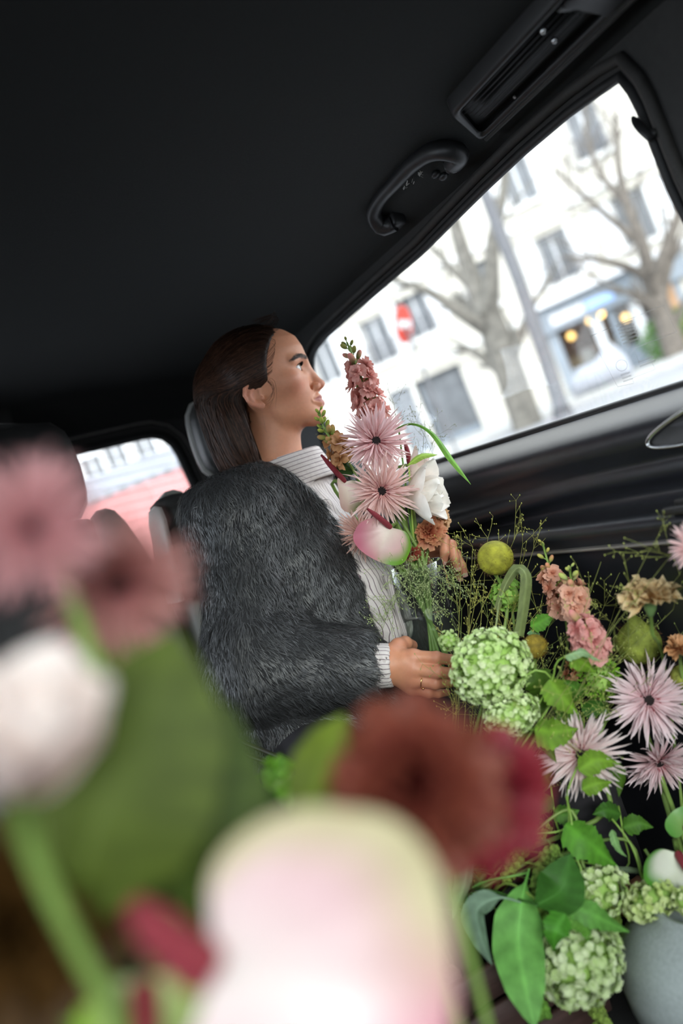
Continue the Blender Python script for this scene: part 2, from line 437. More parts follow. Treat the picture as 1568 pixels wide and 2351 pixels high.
# ------------------------------------------------------------------ roof fittings
def roof_z(x): xs = [p[0] for p in prof][::-1]; zs = [p[1] for p in prof][::-1]; return float(np.interp(x, xs, zs))
def roof_vent():
    y0, y1 = 0.40, 0.962
    t = thing('roof_vent', 'long black louvred air vent set in the headliner by the side window', 'air vent', (0.755, (y0+y1)/2, 1.56))
    xa, xb = 0.728, 0.802
    za, zb = roof_z(xa)-0.020, roof_z(xb)-0.014
    L = round_poly([(xa, y0), (xa, y1-0.03), (xb, y1+0.02), (xb, y0)], 0.016, 5)
    zf = lambda x: za+(zb-za)*(x-xa)/(xb-xa)
    c = L.mean(0)
    rings = []
    for s, d in ((1.10, 0.026), (1.06, 0.006), (1.0, 0.0), (0.90, 0.0), (0.86, 0.006)):
        rings.append([(c[0]+(x-c[0])*s, c[1]+(y-c[1])*(1-(1-s)*0.25), zf(x)+d) for x, y in L])
    V = np.array(rings).reshape(-1, 3)
    part('bezel', V, grid_faces(5, len(L), False, True), 'vent_plastic', t)
    part('back_plate', [(x, y, z+0.010) for x, y, z in rings[-1]], [tuple(range(len(L)))], 'rubber_seal', t)
    for k in range(6):
        x = xa+0.012+k*0.0078
        V, f = obox((x, 0.5*(0.72+0.925), zf(x)+0.006), nrm([1, 0, 0.5]), (0, 1, 0), nrm([-.5, 0, 1]), 0.0062, 0.215, 0.0014)
        part('louvre', V, f, 'vent_plastic', t)
    V, f = rbox((xa+0.010, 0.705, za-0.001), (xb-0.010, 0.7155, za+0.008), 0.002); part('divider', V, f, 'vent_plastic', t)
    V, f = obox((0.765, 0.56, zf(0.765)+0.001), nrm([xb-xa, 0, zb-za]), (0, 1, 0), nrm([-(zb-za), 0, xb-xa]), 0.062, 0.28, 0.006)
    part('cover_panel', V, f, 'vent_plastic', t)
    for (px, py) in ((1273, 92), (1247, 70)):
        p = on_z(px, py, zf(0.76)); part('lock_knob', *ball(p, 0.0042, 8, 6), 'chrome', t)
    p = on_z(1181, 223, zf(0.79)); part('thumb_wheel', *ball(p, 0.0022, 8, 6), 'brushed_silver', t)
    # raised outer edge, coloured lighter to look as if catching light
    P = [(xb+0.003, y, zb-0.001) for y in np.linspace(y0, y1+0.012, 14)] ; part('edge_bead', *tube(P, 0.0035, 6), 'headliner_edge', t)
roof_vent()
def grab_handle():
    a = on_x(885, 505, 0.795); b = on_x(1052, 345, 0.795)
    t = thing('grab_handle', 'black folding grab handle on the headliner above the side window', 'handle', (a+b)/2)
    px = [(905, 512), (878, 522), (858, 495), (868, 462), (905, 418), (950, 372), (990, 348), (1020, 345), (1052, 352), (1038, 378)]
    X = [0.800, 0.785, 0.768, 0.760, 0.756, 0.756, 0.760, 0.768, 0.785, 0.802]
    P = smooth_path([on_x(p[0], p[1], x) for p, x in zip(px, X)], 40)
    r = np.interp(np.linspace(0, 1, 40), [0, .1, .25, .6, .8, .95, 1], [.015, .0145, .0125, .0135, .015, .016, .014])
    part('grip', *tube(P, r, 12), 'vent_plastic', t)
    for q in ((908, 508), (1045, 372)):
        c = on_x(*q, 0.806); part('foot', *rbox(c-np.array([.014, .016, .012]), c+np.array([.014, .016, .014]), .006), 'vent_plastic', t)
    for q in ((1018, 405), (1000, 400)):
        c = on_x(*q, 0.800); part('coat_peg', *ball(c, (0.008, 0.010, 0.006), 8, 6), 'vent_plastic', t)
    # scuffed paper tag on the inside of the grip
    mb = MB(); rr = random.Random(4)
    c0, c1 = on_x(930, 428, 0.757), on_x(975, 396, 0.757)
    for i in range(26):
        c = c0+(c1-c0)*rr.random(); d = np.array([rr.uniform(-.2, .2), rr.uniform(-1, 1), rr.uniform(-1, 1)]); d = nrm(d)*rr.uniform(.004, .009)
        n = np.array([rr.uniform(-.001, .001), .0012, .0012]); c = c+np.array([-.002, rr.uniform(-.003, .003), rr.uniform(-.005, .003)])
        mb.add([c-d*.5, c+d*.5, c+d*.5+n, c-d*.5+n], [(0, 1, 2, 3)])
    mb.build('scuffed_tag', 'grey_shell_plastic', t, smooth=False)
grab_handle()
# belt anchor hanging at the front edge of the window
p0 = on_x(1452, 268, .835); p1 = on_x(1500, 320, .835)
t = thing('belt_anchor', 'small dark seat belt loop poking out of the pillar into the window', 'belt anchor', p1)
part('loop', *tube(smooth_path([p0, p0*.6+p1*.4+np.array([-.004, -.004, -.006]), p1], 8), [.002, .005, .0065, .0070, .0070, .0070, .0070, .0065], 8, flat=0.6), 'vent_plastic', t)
part('bolt', *ball(on_x(1500, 306, .838), (.005, .006, .006), 8, 6), 'rubber_seal', t)
# small chrome-edged reading lamp at the tail end of the headliner
p = on_y(0, 1020, 2.45)
t = thing('reading_lamp', 'small bright-rimmed lamp on the headliner over the empty seat', 'lamp', p)
part('lens', *ball(p, (0.045, 0.012, 0.012), 12, 8), 'chrome', t)
part('base', *rbox(p+np.array([-.055, -.005, .006]), np.array([p[0]+.05, p[1]+.02, 1.612]), .005), 'headliner_edge', t)

# ------------------------------------------------------------------ rear seats
def rrect(cx, cy, w, d, z, r=0.3, n=28, lean=0.0):
    a = np.linspace(0, 2*math.pi, n, endpoint=False)
    e = 2/ (2+6*(1-r)); x = np.sign(np.cos(a))*np.abs(np.cos(a))**e*w/2; y = np.sign(np.sin(a))*np.abs(np.sin(a))**e*d/2
    return np.column_stack([cx+x, cy+y, np.full(n, z)])
def loft(secs, caps=True):
    n = len(secs[0]); V = np.vstack(secs); f = grid_faces(len(secs), n, False, True)
    if caps:
        m = len(V); V = np.vstack([V, secs[0].mean(0), secs[-1].mean(0)])
        f += [(m, (i+1) % n, i) for i in range(n)]+[(m+1, m-n+i, m-n+(i+1) % n) for i in range(n)]
    return V, f
def seat(cx, label, hr_label, xshift=0.0, hz=1.335, hw=0.26, hh=0.21, full=True):
    t = thing('car_chair', label, 'car seat', (cx, 1.4, 0.35), group='rear seats')
    yb = lambda z: 1.560+(z-0.62)*0.16
    zs = [.60, .63, .70, .82, .95, 1.05, 1.13, 1.18, 1.205, 1.215]
    ws = [.34, .36, .37, .37, .36, .35, .34, .31, .25, .16]; ds = [.13, .15, .16, .155, .15, .14, .13, .11, .075, .03]
    part('backrest', *loft([rrect(cx, yb(z)+0.055, w, d, z, .35) for z, w, d in zip(zs, ws, ds)]), 'charcoal_leather', t)
    for s in (-1, 1):
        ws2 = [.075, .085, .095, .095, .09, .085, .075, .06, .045, .02]
        secs = [rrect(cx+s*(0.176-0.02*max(0, (z-1.0)/.2)), yb(z)+0.022+0.02*sst(1.0, 1.2, z), w, d*1.12, z, .6) for z, w, d in zip(zs, ws2, ds)]
        b = part('side_bolster', *loft(secs), 'grey_leather', t)
        P = [(cx+s*(0.150-0.02*max(0, (z-1.0)/.2)), yb(z)-0.052-0.0, z) for z in np.linspace(.66, 1.14, 70)]
        mb = MB()
        for q in P[::1]: mb.add(*ball(q, (.0014, .0014, .0022), 5, 4))
        mb.build('stitching', 'seam_thread', b)['kind'] = 'stuff'
    part('cushion', *loft([rrect(cx, 1.305, w, d, z, .35) for z, w, d in zip([.42, .45, .56, .60, .618, .626, .63], [.38, .42, .43, .42, .40, .36, .28], [.38, .42, .43, .42, .39, .34, .24])]), 'charcoal_leather', t)
    part('pedestal', *rbox((cx-.17, 1.17, .35), (cx+.17, 1.50, .43), .01), 'vent_plastic', t)
    part('back_shell', *loft([rrect(cx, yb(z)+0.115, w, .05, z, .5) for z, w in zip([.60, .7, 1.0, 1.15, 1.19], [.36, .40, .40, .34, .26])]), 'grey_shell_plastic', t)
    # headrest
    hc = np.array([cx+xshift, yb(1.3)+0.065, hz])
    k = np.linspace(-1, 1, 11)
    secs = [rrect(hc[0], hc[1]+0.01*abs(q), hw*(1-0.10*q*q)*math.sqrt(max(.02, 1-q**6)), 0.105*math.sqrt(max(.03, 1-q**4)), hz+q*hh/2, .35) for q in k]
    h = part('headrest', *loft(secs), 'charcoal_leather', t); h['label'] = hr_label
    secs = [rrect(hc[0], hc[1]+0.026, (hw+.012)*(1-0.10*q*q)*math.sqrt(max(.02, 1-q**6)), 0.030*math.sqrt(max(.03, 1-q**4)), hz+q*(hh+.012)/2, .5) for q in k]
    part('rear_shell', *loft(secs), 'grey_shell_plastic', h)
    for s in (-1, 1): part('post', *tube([(hc[0]+s*.06, hc[1]+.01, hz-hh/2+.02), (hc[0]+s*.06, hc[1]+.005, 1.19)], .006, 8), 'chrome', h)
    return t
s1 = seat(0.52, 'grey and charcoal leather seat the woman sits on', 'dark headrest behind the woman\'s hair', xshift=0.050, hz=1.305, hw=.215, hh=.20)
s2 = seat(0.07, 'grey and charcoal leather seat left empty next to the woman', 'dark rounded headrest of the empty seat in front of the rear window', hz=1.315, hw=.29, hh=.24)
# belt guide on the shoulder of the woman's seat
p = on_y(402, 1205, 1.60)
t = s1
ax, az = nrm([1, 0, -0.02]), nrm([0.10, 0, 1])
b = part('belt_guide', *loft([np.array([p+ax*x*.046*w+az*h+np.array([0, y*.08*w, 0]) for x, y in zip(np.cos(np.linspace(0, 2*math.pi, 20, endpoint=False)), np.sin(np.linspace(0, 2*math.pi, 20, endpoint=False)))]) for h, w in ((-.14, 1.15), (-.05, 1.1), (.02, 1.0), (.045, .85), (.055, .55), (.058, .2))]), 'charcoal_leather', t)
b['label'] = 'dark belt guide with a pale grey side cover'
part('side_cover', *loft([np.array([p+ax*(-.038+x*.014*w)+az*h+np.array([0, -.03+y*.07*w, 0]) for x, y in zip(np.cos(np.linspace(0, 2*math.pi, 16, endpoint=False)), np.sin(np.linspace(0, 2*math.pi, 16, endpoint=False)))]) for h, w in ((-.14, 1.0), (-.05, 1.0), (.012, .95), (.036, .7), (.042, .2))]), 'grey_shell_plastic', b)
# ------------------------------------------------------------------ the street outside (the car leans on the cambered road, so the street rises to the right)
TILT = math.radians(6.0)
ST = np.array([[math.cos(TILT), 0, -math.sin(TILT)], [0, 1, 0], [math.sin(TILT), 0, math.cos(TILT)]])
def st(p): return ST @ np.asarray(p, float)
UPS = ST[:, 2]
class Face:
    """a vertical plane in the street: a along it (to the photo's right), h up, n out of it"""
    def __init__(s, az, dist, ya=None):
        a = math.radians(az if ya is None else ya); b = math.radians(az)
        s.P = st([dist*math.sin(b), dist*math.cos(b), 0]); s.A = st([math.cos(a), -math.sin(a), 0]); s.N = st([-math.sin(a), -math.cos(a), 0]); s.H = UPS
    def at(s, px, py):
        r = ray(px, py); k = ((s.P-C0)@s.N)/(r@s.N); q = C0+r*k-s.P; return float(q@s.A), float(q@s.H)
    def w(s, a, h, n=0.0): return s.P + a*s.A + h*s.H + n*s.N
    def bx(s, a0, a1, h0, h1, n0, n1):
        V, f = box((a0, h0, n0), (a1, h1, n1)); return np.array([s.w(*v) for v in V]), f
mat('asphalt', (0.20, 0.20, 0.205), 0.9, var=0.2, scale=2)
mat('pavement', (0.33, 0.325, 0.31), 0.9, var=0.15, scale=3)
mat('cream_stone', (0.47, 0.445, 0.39), 0.9, var=0.16, scale=0.8)
mat('pale_stone', (0.52, 0.51, 0.485), 0.9, var=0.12, scale=1.0)
mat('ochre_stone', (0.38, 0.32, 0.225), 0.9, var=0.25, scale=1.5)
mat('white_paint', (0.58, 0.585, 0.59), 0.6, var=0.06, scale=3)
mat('dark_pane', (0.11, 0.115, 0.12), 0.35, var=0.4, scale=2)
mat('iron_rail', (0.12, 0.12, 0.13), 0.6, var=0.2)
mat('slate_blue', (0.19, 0.22, 0.25), 0.5, var=0.1, scale=2)
mat('shop_dark', (0.10, 0.075, 0.05), 0.6, var=0.5, scale=3)
mat('sign_blue', (0.30, 0.45, 0.75), 0.5, var=0.1)
mat('bark_grey', (0.10, 0.085, 0.07), 0.95, var=0.45, scale=7, bump=0.5)
mat('bark_plane', (0.115, 0.105, 0.088), 0.95, var=0.45, scale=5, bump=0.5)
mat('post_grey', (0.075, 0.075, 0.08), 0.6, var=0.2, scale=4)
mat('sign_red', (0.42, 0.035, 0.02), 0.5, var=0.08)
mat('hedge_green', (0.10, 0.20, 0.05), 0.8, var=0.4, scale=9, trans=0.3)
mat('cover_cloth', (0.27, 0.28, 0.31), 0.75, var=0.15, scale=3)
mat('brick_brown', (0.30, 0.18, 0.10), 0.9, var=0.3, scale=6)
mat('hoarding_red', (0.42, 0.16, 0.15), 0.6, var=0.1, scale=2)
mat('roof_zinc', (0.25, 0.26, 0.285), 0.6, var=0.1, scale=2)
glow_mat('shop_lamp', (1.0, 0.62, 0.22), 5.0)

V, f = box((-25, -30, -0.3), (90, 95, 0)); V = np.array([st(v) for v in V])
o = part('street_ground', V, f, 'asphalt', smooth=False); tag(o, 'pale asphalt street outside the car', 'street', kind='structure')
A1 = Face(43, 31.0, ya=46)
def ground_h(a, n): return 0.0
# pavement in front of the shops
V, f = A1.bx(-40, 30, -0.2, 0.14, -0.2, 7.0)
o = part('pavement', V, f, 'pavement', smooth=False); tag(o, 'light pavement with kerb before the shop', 'pavement', kind='structure')

bld = thing('street_building', 'pale stone apartment house with shutters and a shop below, seen through the side window', 'building', A1.w(0, 0))
def rect_px(Fc, x0, y0, x1, y1):
    """window rectangle from the pixels of its upper-left and lower-right corner"""
    a0, h1 = Fc.at(x0, y0); a1, h0 = Fc.at(x1, y1)
    return min(a0, a1), max(a0, a1), min(h0, h1), max(h0, h1)
wins = []
for c in [(1186, 412), (1279, 590), (1098, 655), (868, 782), (745, 832), (1345, 300), (1455, 500), (1010, 560), (955, 720), (1420, 390), (1260, 330), (1375, 545), (1540, 430)]:
    a, h = A1.at(*c); wins.append((a, h))
WW, WH = 1.05, 1.75
rects = []
for a, h in wins:
    r = (a-WW/2, a+WW/2, h-WH/2, h+WH/2)
    if all(r[1] < q[0]-.3 or r[0] > q[1]+.3 or r[3] < q[2]-.2 or r[2] > q[3]+.2 for q in rects): rects.append(r)
a0, h0 = A1.at(950, 865); a1, _ = A1.at(1052, 940)
doors = [(a0-0.1, a0+1.75, 0.15, h0+0.0)]
a2, h2 = A1.at(918, 888); doors.append((a2-.55, a2+.35, 0.15, h0-.05))
sa0, sh1 = A1.at(1236, 716); sa1, _ = A1.at(1500, 640)
shop = (sa0, sa1+0.6, 0.15, sh1-.15)
hole = [[(r[0], r[2]), (r[1], r[2]), (r[1], r[3]), (r[0], r[3])] for r in rects+doors+[shop]]
pts, tri = fill_holes([(-16, -1), (20, -1), (20, 22), (-16, 22)], hole)
part('wall', np.array([A1.w(a, h, 0) for a, h in pts]), tri, 'cream_stone', bld, smooth=False)
V, f = A1.bx(-16, 20, -1, 22, -3.0, -2.9); part('inner_wall', V, f, 'shop_dark', bld, smooth=False)
rr = random.Random(2)
for i, r in enumerate(rects):
    V, f = A1.bx(r[0], r[1], r[2], r[3], -0.34, -0.30); w = part('window', V, f, 'white_paint', bld, smooth=False)
    for k in (0, 1):
        b0 = r[0]+0.06+k*(r[1]-r[0]-.06)/2; b1 = b0+(r[1]-r[0])/2-.12
        V, f = A1.bx(b0, b1, r[2]+.1, r[3]-.1, -0.295, -0.28); part('pane', V, f, 'dark_pane', w, smooth=False)
    V, f = A1.bx(r[0]-.02, r[0], r[2], r[3], -.34, 0); part('reveal', V, f, 'pale_stone', w, smooth=False)
    if i % 3 != 2:
        for s in (-1, 1):
            c = r[0]-.34 if s < 0 else r[1]+.34
            V, f = A1.bx(c-.30, c+.30, r[2], r[3], 0.02, .07); part('shutter', V, f, 'white_paint', w, smooth=False)
    V, f = A1.bx(r[0]-.15, r[1]+.15, r[2]-.16, r[2], -.05, .22); part('sill', V, f, 'pale_stone', w, smooth=False)
    if i % 2 == 1 or i == 2:
        mb = MB()
        for k in range(12):
            x = r[0]-.1+k*(r[1]-r[0]+.2)/11; mb.add(*A1.bx(x-.012, x+.012, r[2], r[2]+.75, .18, .205))
        mb.add(*A1.bx(r[0]-.12, r[1]+.12, r[2]+.74, r[2]+.79, .17, .215)); mb.add(*A1.bx(r[0]-.12, r[1]+.12, r[2]+.3, r[2]+.33, .17, .215))
        mb.build('balcony_rail', 'iron_rail', w, smooth=False)
for c in ((1245, 497), (1080, 750), (1400, 640)):
    _, h = A1.at(*c)
for hh in (A1.at(1250, 505)[1], A1.at(1330, 690)[1], 10.2):
    V, f = A1.bx(-16, 20, hh, hh+.28, 0, .30); part('string_course', V, f, 'pale_stone', bld, smooth=False)
    V, f = A1.bx(-16, 20, hh-.3, hh, 0, .12); part('moulding', V, f, 'cream_stone', bld, smooth=False)
for i, d in enumerate(doors):
    V, f = A1.bx(d[0], d[1], d[2], d[3], -.45, -.4); w = part('shop_door', V, f, 'slate_blue', bld, smooth=False)
    V, f = A1.bx(d[0]+.12, d[1]-.12, d[2]+.25, d[3]-.2, -.395, -.38); part('pane', V, f, 'dark_pane', w, smooth=False)
# corner shop with grey-blue front
s0, s1_, h0_, h1_ = shop
fa = A1.at(1300, 740)[1]
V, f = A1.bx(s0-.3, s1_+.5, h1_-.75, h1_+.15, -.1, .35); sh = part('shopfront', V, f, 'slate_blue', bld, smooth=False); sh['label'] = 'grey-blue shop front with lit windows and a long sign board'
part('interior_wall', *A1.bx(s0, s1_, h0_, h1_, -1.6, -1.5), 'shop_dark', sh, smooth=False)
V, f = A1.bx(s0-.45, s1_+.7, h1_+.15, h1_+.35, -.1, .75); part('cornice', V, f, 'white_paint', sh, smooth=False)
b0, _ = A1.at(1258, 715); b1, _ = A1.at(1335, 690); b2, _ = A1.at(1405, 665)
V, f = A1.bx(b0, b1, h1_-.55, h1_-.2, .35, .42); part('sign_board', V, f, 'white_paint', sh, smooth=False)
V, f = A1.bx(b1+.05, b2, h1_-.52, h1_-.22, .35, .42); part('sign_lettering_panel', V, f, 'sign_blue', sh, smooth=False)
p1a, _ = A1.at(1366, 735); p2a, _ = A1.at(1455, 700)
for a, wd, m in ((s0+.15, .35, 'slate_blue'), (p1a, .34, 'white_paint'), (p1a+.55, .22, 'slate_blue'), (p2a, .34, 'white_paint'), (s1_-.1, .4, 'slate_blue')):
    V, f = A1.bx(a-wd/2, a+wd/2, h0_, h1_-.7, -.15, .12); part('pilaster', V, f, m, sh, smooth=False)
V, f = A1.bx(s0, s1_, h0_, h0_+.75, -.2, .05); part('plinth', V, f, 'slate_blue', sh, smooth=False)
for k, (u0, u1) in enumerate(((s0+.3, p1a-.2), (p1a+.7, p2a-.2), (p2a+.2, s1_-.3))):
    part('shop_window', *A1.bx(u0, u1, h0_+.75, h1_-.75, -.16, -.12), glass_mat('shop_glass', (.8, .8, .78)), sh, smooth=False)
for (px, py) in ((1307, 772), (1352, 735), (1376, 720), (1435, 728)):
    a, h = A1.at(px, py); part('shop_lamp', *ball(A1.w(a, h, -.7), .14, 8, 6), 'shop_lamp', sh)
for k in range(5):
    a, h = A1.at(1300+k*28, 775-k*10); V, f = A1.bx(a-.25, a+.25, h0_+.75, h0_+.75+.4+.1*(k % 3), -.9, -.6); part('display_crate', V, f, ('ochre_stone', 'white_paint', 'brick_brown')[k % 3], sh, smooth=False)
V, f = A1.bx(A1.at(1470, 660)[0], A1.at(1505, 660)[0]+.5, .15, h1_-.2, .02, .20); part('brick_pier', V, f, 'brick_brown', bld, smooth=False)

# bare street trees
def branch_tree(name, label, base, limbs, r0, m, twig_n, seed, depth):
    t = thing(name, label, 'tree', base, group='bare street trees')
    rng = random.Random(seed); mb = MB(); tw = MB()
    for P, ra, rb in limbs:
        Q = smooth_path(P, 14); n = len(Q)
        mb.add(*tube(Q, np.linspace(ra, rb, n), 8))
        for _ in range(twig_n):
            i = rng.randrange(4, n-1); p = Q[i]; d = nrm(Q[min(i+1, n-1)]-Q[i-1])
            side = nrm(np.cross(d, [rng.gauss(0, 1), rng.gauss(0, 1), rng.gauss(0, 1)]))
            L = rng.uniform(1.0, 2.6); d2 = nrm(d*.7+side+UPS*.25)
            K = smooth_path([p, p+d2*L*.5+UPS*.12*L, p+d2*L+UPS*.3*L+side*.2*L], 7)
            tw.add(*tube(K, np.linspace(rb*.55, rb*.12, 7), 5, caps=False))
            for _ in range(3):
                j = rng.randrange(2, 6); e = nrm(d2+np.array([rng.gauss(0, .7), rng.gauss(0, .7), rng.gauss(0, .7)]))
                tw.add(*tube(smooth_path([K[j], K[j]+e*L*.25, K[j]+e*L*.45+UPS*.1*L], 5), np.linspace(rb*.25, rb*.06, 5), 4, caps=False))
    mb.build('trunk', m, t); tw.build('twigs', m, t)['kind'] = 'stuff'
def lim(d, *px): return [pix(x, y, d+e) for x, y, e in px]
D1 = 22.0
branch_tree('street_tree', 'bare grey tree with a thick forked trunk next to the lamp post', pix(1225, 1012, D1), [
    (lim(D1, (1225, 1012, 0), (1205, 955, 0), (1175, 870, 0), (1140, 770, 0), (1118, 720, 0)), .42, .36),
    (lim(D1, (1118, 722, 0), (1085, 640, .3), (1060, 570, .5), (1035, 480, .8), (1010, 380, 1)), .30, .11),
    (lim(D1, (1122, 730, 0), (1128, 650, -.4), (1130, 560, -.6), (1155, 440, -.8), (1165, 330, -1)), .26, .08),
    (lim(D1, (1125, 760, 0), (1060, 720, -.5), (985, 670, -.8), (895, 640, -1.2)), .22, .06),
    (lim(D1, (1095, 670, .3), (1030, 610, .6), (985, 560, 1), (940, 540, 1.3)), .14, .05)], .3, 'bark_plane', 5, 3, D1)
D2 = 25.0
branch_tree('street_tree', 'bare brown tree with many thin boughs in front of the shop end', pix(1555, 830, D2), [
    (lim(D2, (1560, 840, 0), (1535, 760, 0), (1510, 690, 0), (1490, 630, 0)), .36, .28),
    (lim(D2, (1492, 640, 0), (1475, 560, .4), (1440, 470, .8), (1420, 380, 1), (1415, 260, 1)), .22, .07),
    (lim(D2, (1492, 640, 0), (1430, 610, -.3), (1360, 595, -.8), (1290, 590, -1.2)), .16, .05),
    (lim(D2, (1500, 660, 0), (1530, 570, -.4), (1560, 480, -.6), (1590, 380, -.6)), .24, .08),
    (lim(D2, (1470, 560, .4), (1400, 500, .3), (1330, 440, 0), (1270, 390, 0)), .13, .05),
    (lim(D2, (1440, 470, .8), (1380, 400, 1), (1350, 320, 1), (1340, 220, 1)), .12, .05)], .3, 'bark_grey', 6, 5, D2)
D3 = 19.0
lp = thing('lamp_post', 'tall smooth grey lamp post between the two bare trees', 'lamp post', pix(1298, 968, D3))
part('shaft', *tube([pix(x, y, D3) for x, y in ((1298, 968), (1255, 830), (1190, 640), (1108, 430), (1050, 270))], [.19, .17, .155, .145, .12], 12), 'post_grey', lp)
part('base_collar', *tube([pix(1298, 968, D3), pix(1288, 936, D3)], [.27, .21], 12), 'post_grey', lp)
# no-entry sign on a thin pole
D4 = 15.0
sgb = pix(1030, 990, D4)-UPS*.85
sg = thing('road_sign', 'red and white no entry sign on a thin pole across the street', 'road sign', sgb)
part('pole', *tube([sgb, pix(1030, 990, D4), pix(945, 785, D4), pix(905, 690, D4)], .03, 8), 'post_grey', sg)
n = nrm(0.86*RC - 0.50*DV); up = nrm(0.93*UC-0.37*RC); up = nrm(up-n*(up@n)); sx = np.cross(up, n)
cc = pix(925, 745, D4)
a = np.linspace(0, 2*math.pi, 28, endpoint=False)
V = np.array([cc+n*k+(.34*math.cos(t)*sx+.34*math.sin(t)*up) for k in (.0, .03) for t in a]); f = [tuple(range(28))[::-1], tuple(range(28, 56))]+[(i, (i+1) % 28, 28+(i+1) % 28, 28+i) for i in range(28)]
part('disc', V, f, 'sign_red', sg, smooth=False)
for s in (1, -1):
    part('white_bar', *obox(cc+n*(.015+s*.018), sx, up, n, .5, .14, .008), 'white_paint', sg, smooth=False)
# clipped hedge, covered scooter, delivery boxes
def hedge():
    a0, h = A1.at(1492, 800); c = pix(1552, 770, 26.4)
    t = thing('hedge_bush', 'bright green bush on the pavement near the shop end', 'bush', c-UPS*1.0)
    rng = np.random.default_rng(4); mb = MB()
    for k in range(900):
        d = nrm(rng.normal(size=3)); p = c+d*np.array([1.1, 1.1, .85])*rng.uniform(.75, 1.05); u = nrm(rng.normal(size=3)); w = nrm(np.cross(u, d))
        mb.add([p-u*.10, p+w*.06, p+u*.10, p-w*.06], [(0, 1, 2, 3)])
    mb.build('foliage', 'hedge_green', t)['kind'] = 'stuff'
    part('stem', *tube([c-UPS*1.2, c], [.12, .06], 8), 'bark_grey', t)
hedge()
c = pix(1378, 868, 24.0)+UPS*.27
t = thing('covered_scooter', 'parked scooter under a pale grey cover in front of the shop', 'scooter', c-UPS*.55)
ax = A1.A; secs = []
for u, hgt, wd in ((-.85, .25, .12), (-.8, .55, .28), (-.4, .80, .36), (.0, .78, .38), (.35, 1.02, .40), (.65, 1.08, .34), (.85, .62, .25), (.9, .25, .12)):
    a = np.linspace(0, 2*math.pi, 16, endpoint=False)
    secs.append(np.array([c-UPS*.55+ax*u+A1.N*wd*math.cos(q)+UPS*(hgt*.5+hgt*.5*math.sin(q)) for q in a]))
part('cover', *loft(secs), 'cover_cloth', t)
for u in (-.6, .6):
    V, f = ring_v = (lambda: tube([c-UPS*.33+ax*(u+.24*math.cos(q))+UPS*.24*math.sin(q) for q in np.linspace(0, 2*math.pi, 16)], .05, 6))(); part('wheel', V, f, 'rubber_seal', t)
# ------------------------------------------------------------------ the street behind the rear window
B1 = Face(4, 34.0, ya=8)
b2 = thing('rear_building', 'pale building with small dark windows, seen through the tailgate window', 'building', B1.w(0, 0))
rects = []
for c in ((265, 1040), (297, 1028), (276, 1057), (215, 1075), (335, 1025), (360, 1055), (190, 1110), (160, 1070), (225, 1030)):
    a, h = B1.at(*c)
    q = (a-.42, a+.42, h-.55, h+.55)
    if all(q[1] < r[0]-.15 or q[0] > r[1]+.15 or q[3] < r[2]-.1 or q[2] > r[3]+.1 for r in rects): rects.append(q)
pts, tri = fill_holes([(-14, -1), (6, -1), (6, 16), (-14, 16)], [[(r[0], r[2]), (r[1], r[2]), (r[1], r[3]), (r[0], r[3])] for r in rects])
part('wall', np.array([B1.w(a, h, 0) for a, h in pts]), tri, 'pale_stone', b2, smooth=False)
for r in rects:
    V, f = B1.bx(r[0], r[1], r[2], r[3], -.3, -.25); w = part('window', V, f, 'white_paint', b2, smooth=False)
    for k in (0, 1):
        m_ = (r[0]+r[1])/2; u0, u1 = ((r[0]+.05, m_-.05), (m_+.05, r[1]-.05))[k]
        V, f = B1.bx(u0, u1, r[2]+.08, r[3]-.08, -.245, -.23); part('pane', V, f, 'dark_pane', w, smooth=False)
hz1 = B1.at(300, 1105)[1]
V, f = B1.bx(-14, 6, hz1-.5, hz1+.6, .0, 1.4); part('zinc_canopy', V, f, 'roof_zinc', b2, smooth=False)
# long red vehicle below
q0 = pix(150, 1200, 20.0); q1 = pix(470, 1100, 17.0)
rb = thing('red_bus', 'long red bus with a grey roof edge behind the car', 'bus', st([(ST.T@q0)[0], (ST.T@q0)[1], 0]))
Bb = Face(7, 18.0, ya=10)
ha = Bb.at(300, 1120)[1]
part('body', *Bb.bx(-9, 4.2, .5, ha, -2.4, 0), 'hoarding_red', rb, smooth=False)
part('roof_edge', *Bb.bx(-9, 4.2, ha, ha+.28, -2.3, -.05), 'roof_zinc', rb, smooth=False)
mb = MB()
for k in range(40): mb.add(*Bb.bx(-9+k*.33, -8.8+k*.33, ha-.02, ha+.10, -.06, .02))
mb.build('roof_slats', 'dark_pane', rb, smooth=False)['kind'] = 'stuff'
part('end_panel', *Bb.bx(4.2, 4.6, .5, ha+.1, -2.4, .03), 'white_paint', rb, smooth=False)
for a in (-6, 2.5):
    part('wheel', *tube([Bb.w(a, .5, -.35), Bb.w(a, .5, .03)], .5, 20), 'rubber_seal', rb)
# ------------------------------------------------------------------ smooth bodies from distance fields
def rcone(p, a, b, ra, rb):
    a = np.asarray(a, np.float32); b = np.asarray(b, np.float32); ab = b-a
    t = np.clip(((p-a)@ab)/max(float(ab@ab), 1e-12), 0, 1)
    return np.linalg.norm(p-a-t[:, None]*ab, axis=1) - (ra+(rb-ra)*t)
def ell(p, c, r, M=None):
    q = p-np.asarray(c, np.float32)
    if M is not None: q = q@np.asarray(M, np.float32).T
    r = np.asarray(r, np.float32)
    k0 = np.linalg.norm(q/r, axis=1); k1 = np.linalg.norm(q/(r*r), axis=1)
    return k0*(k0-1)/np.maximum(k1, 1e-6)
def smin(a, b, k):
    h = np.clip(.5+.5*(b-a)/k, 0, 1); return b*(1-h)+a*h-k*h*(1-h)
def smax(a, b, k): return -smin(-a, -b, k)
def chain(p, pts, rs, k=0.004):
    d = None
    for a, b, ra, rb in zip(pts[:-1], pts[1:], rs[:-1], rs[1:]):
        e = rcone(p, a, b, ra, rb); d = e if d is None else smin(d, e, k)
    return d
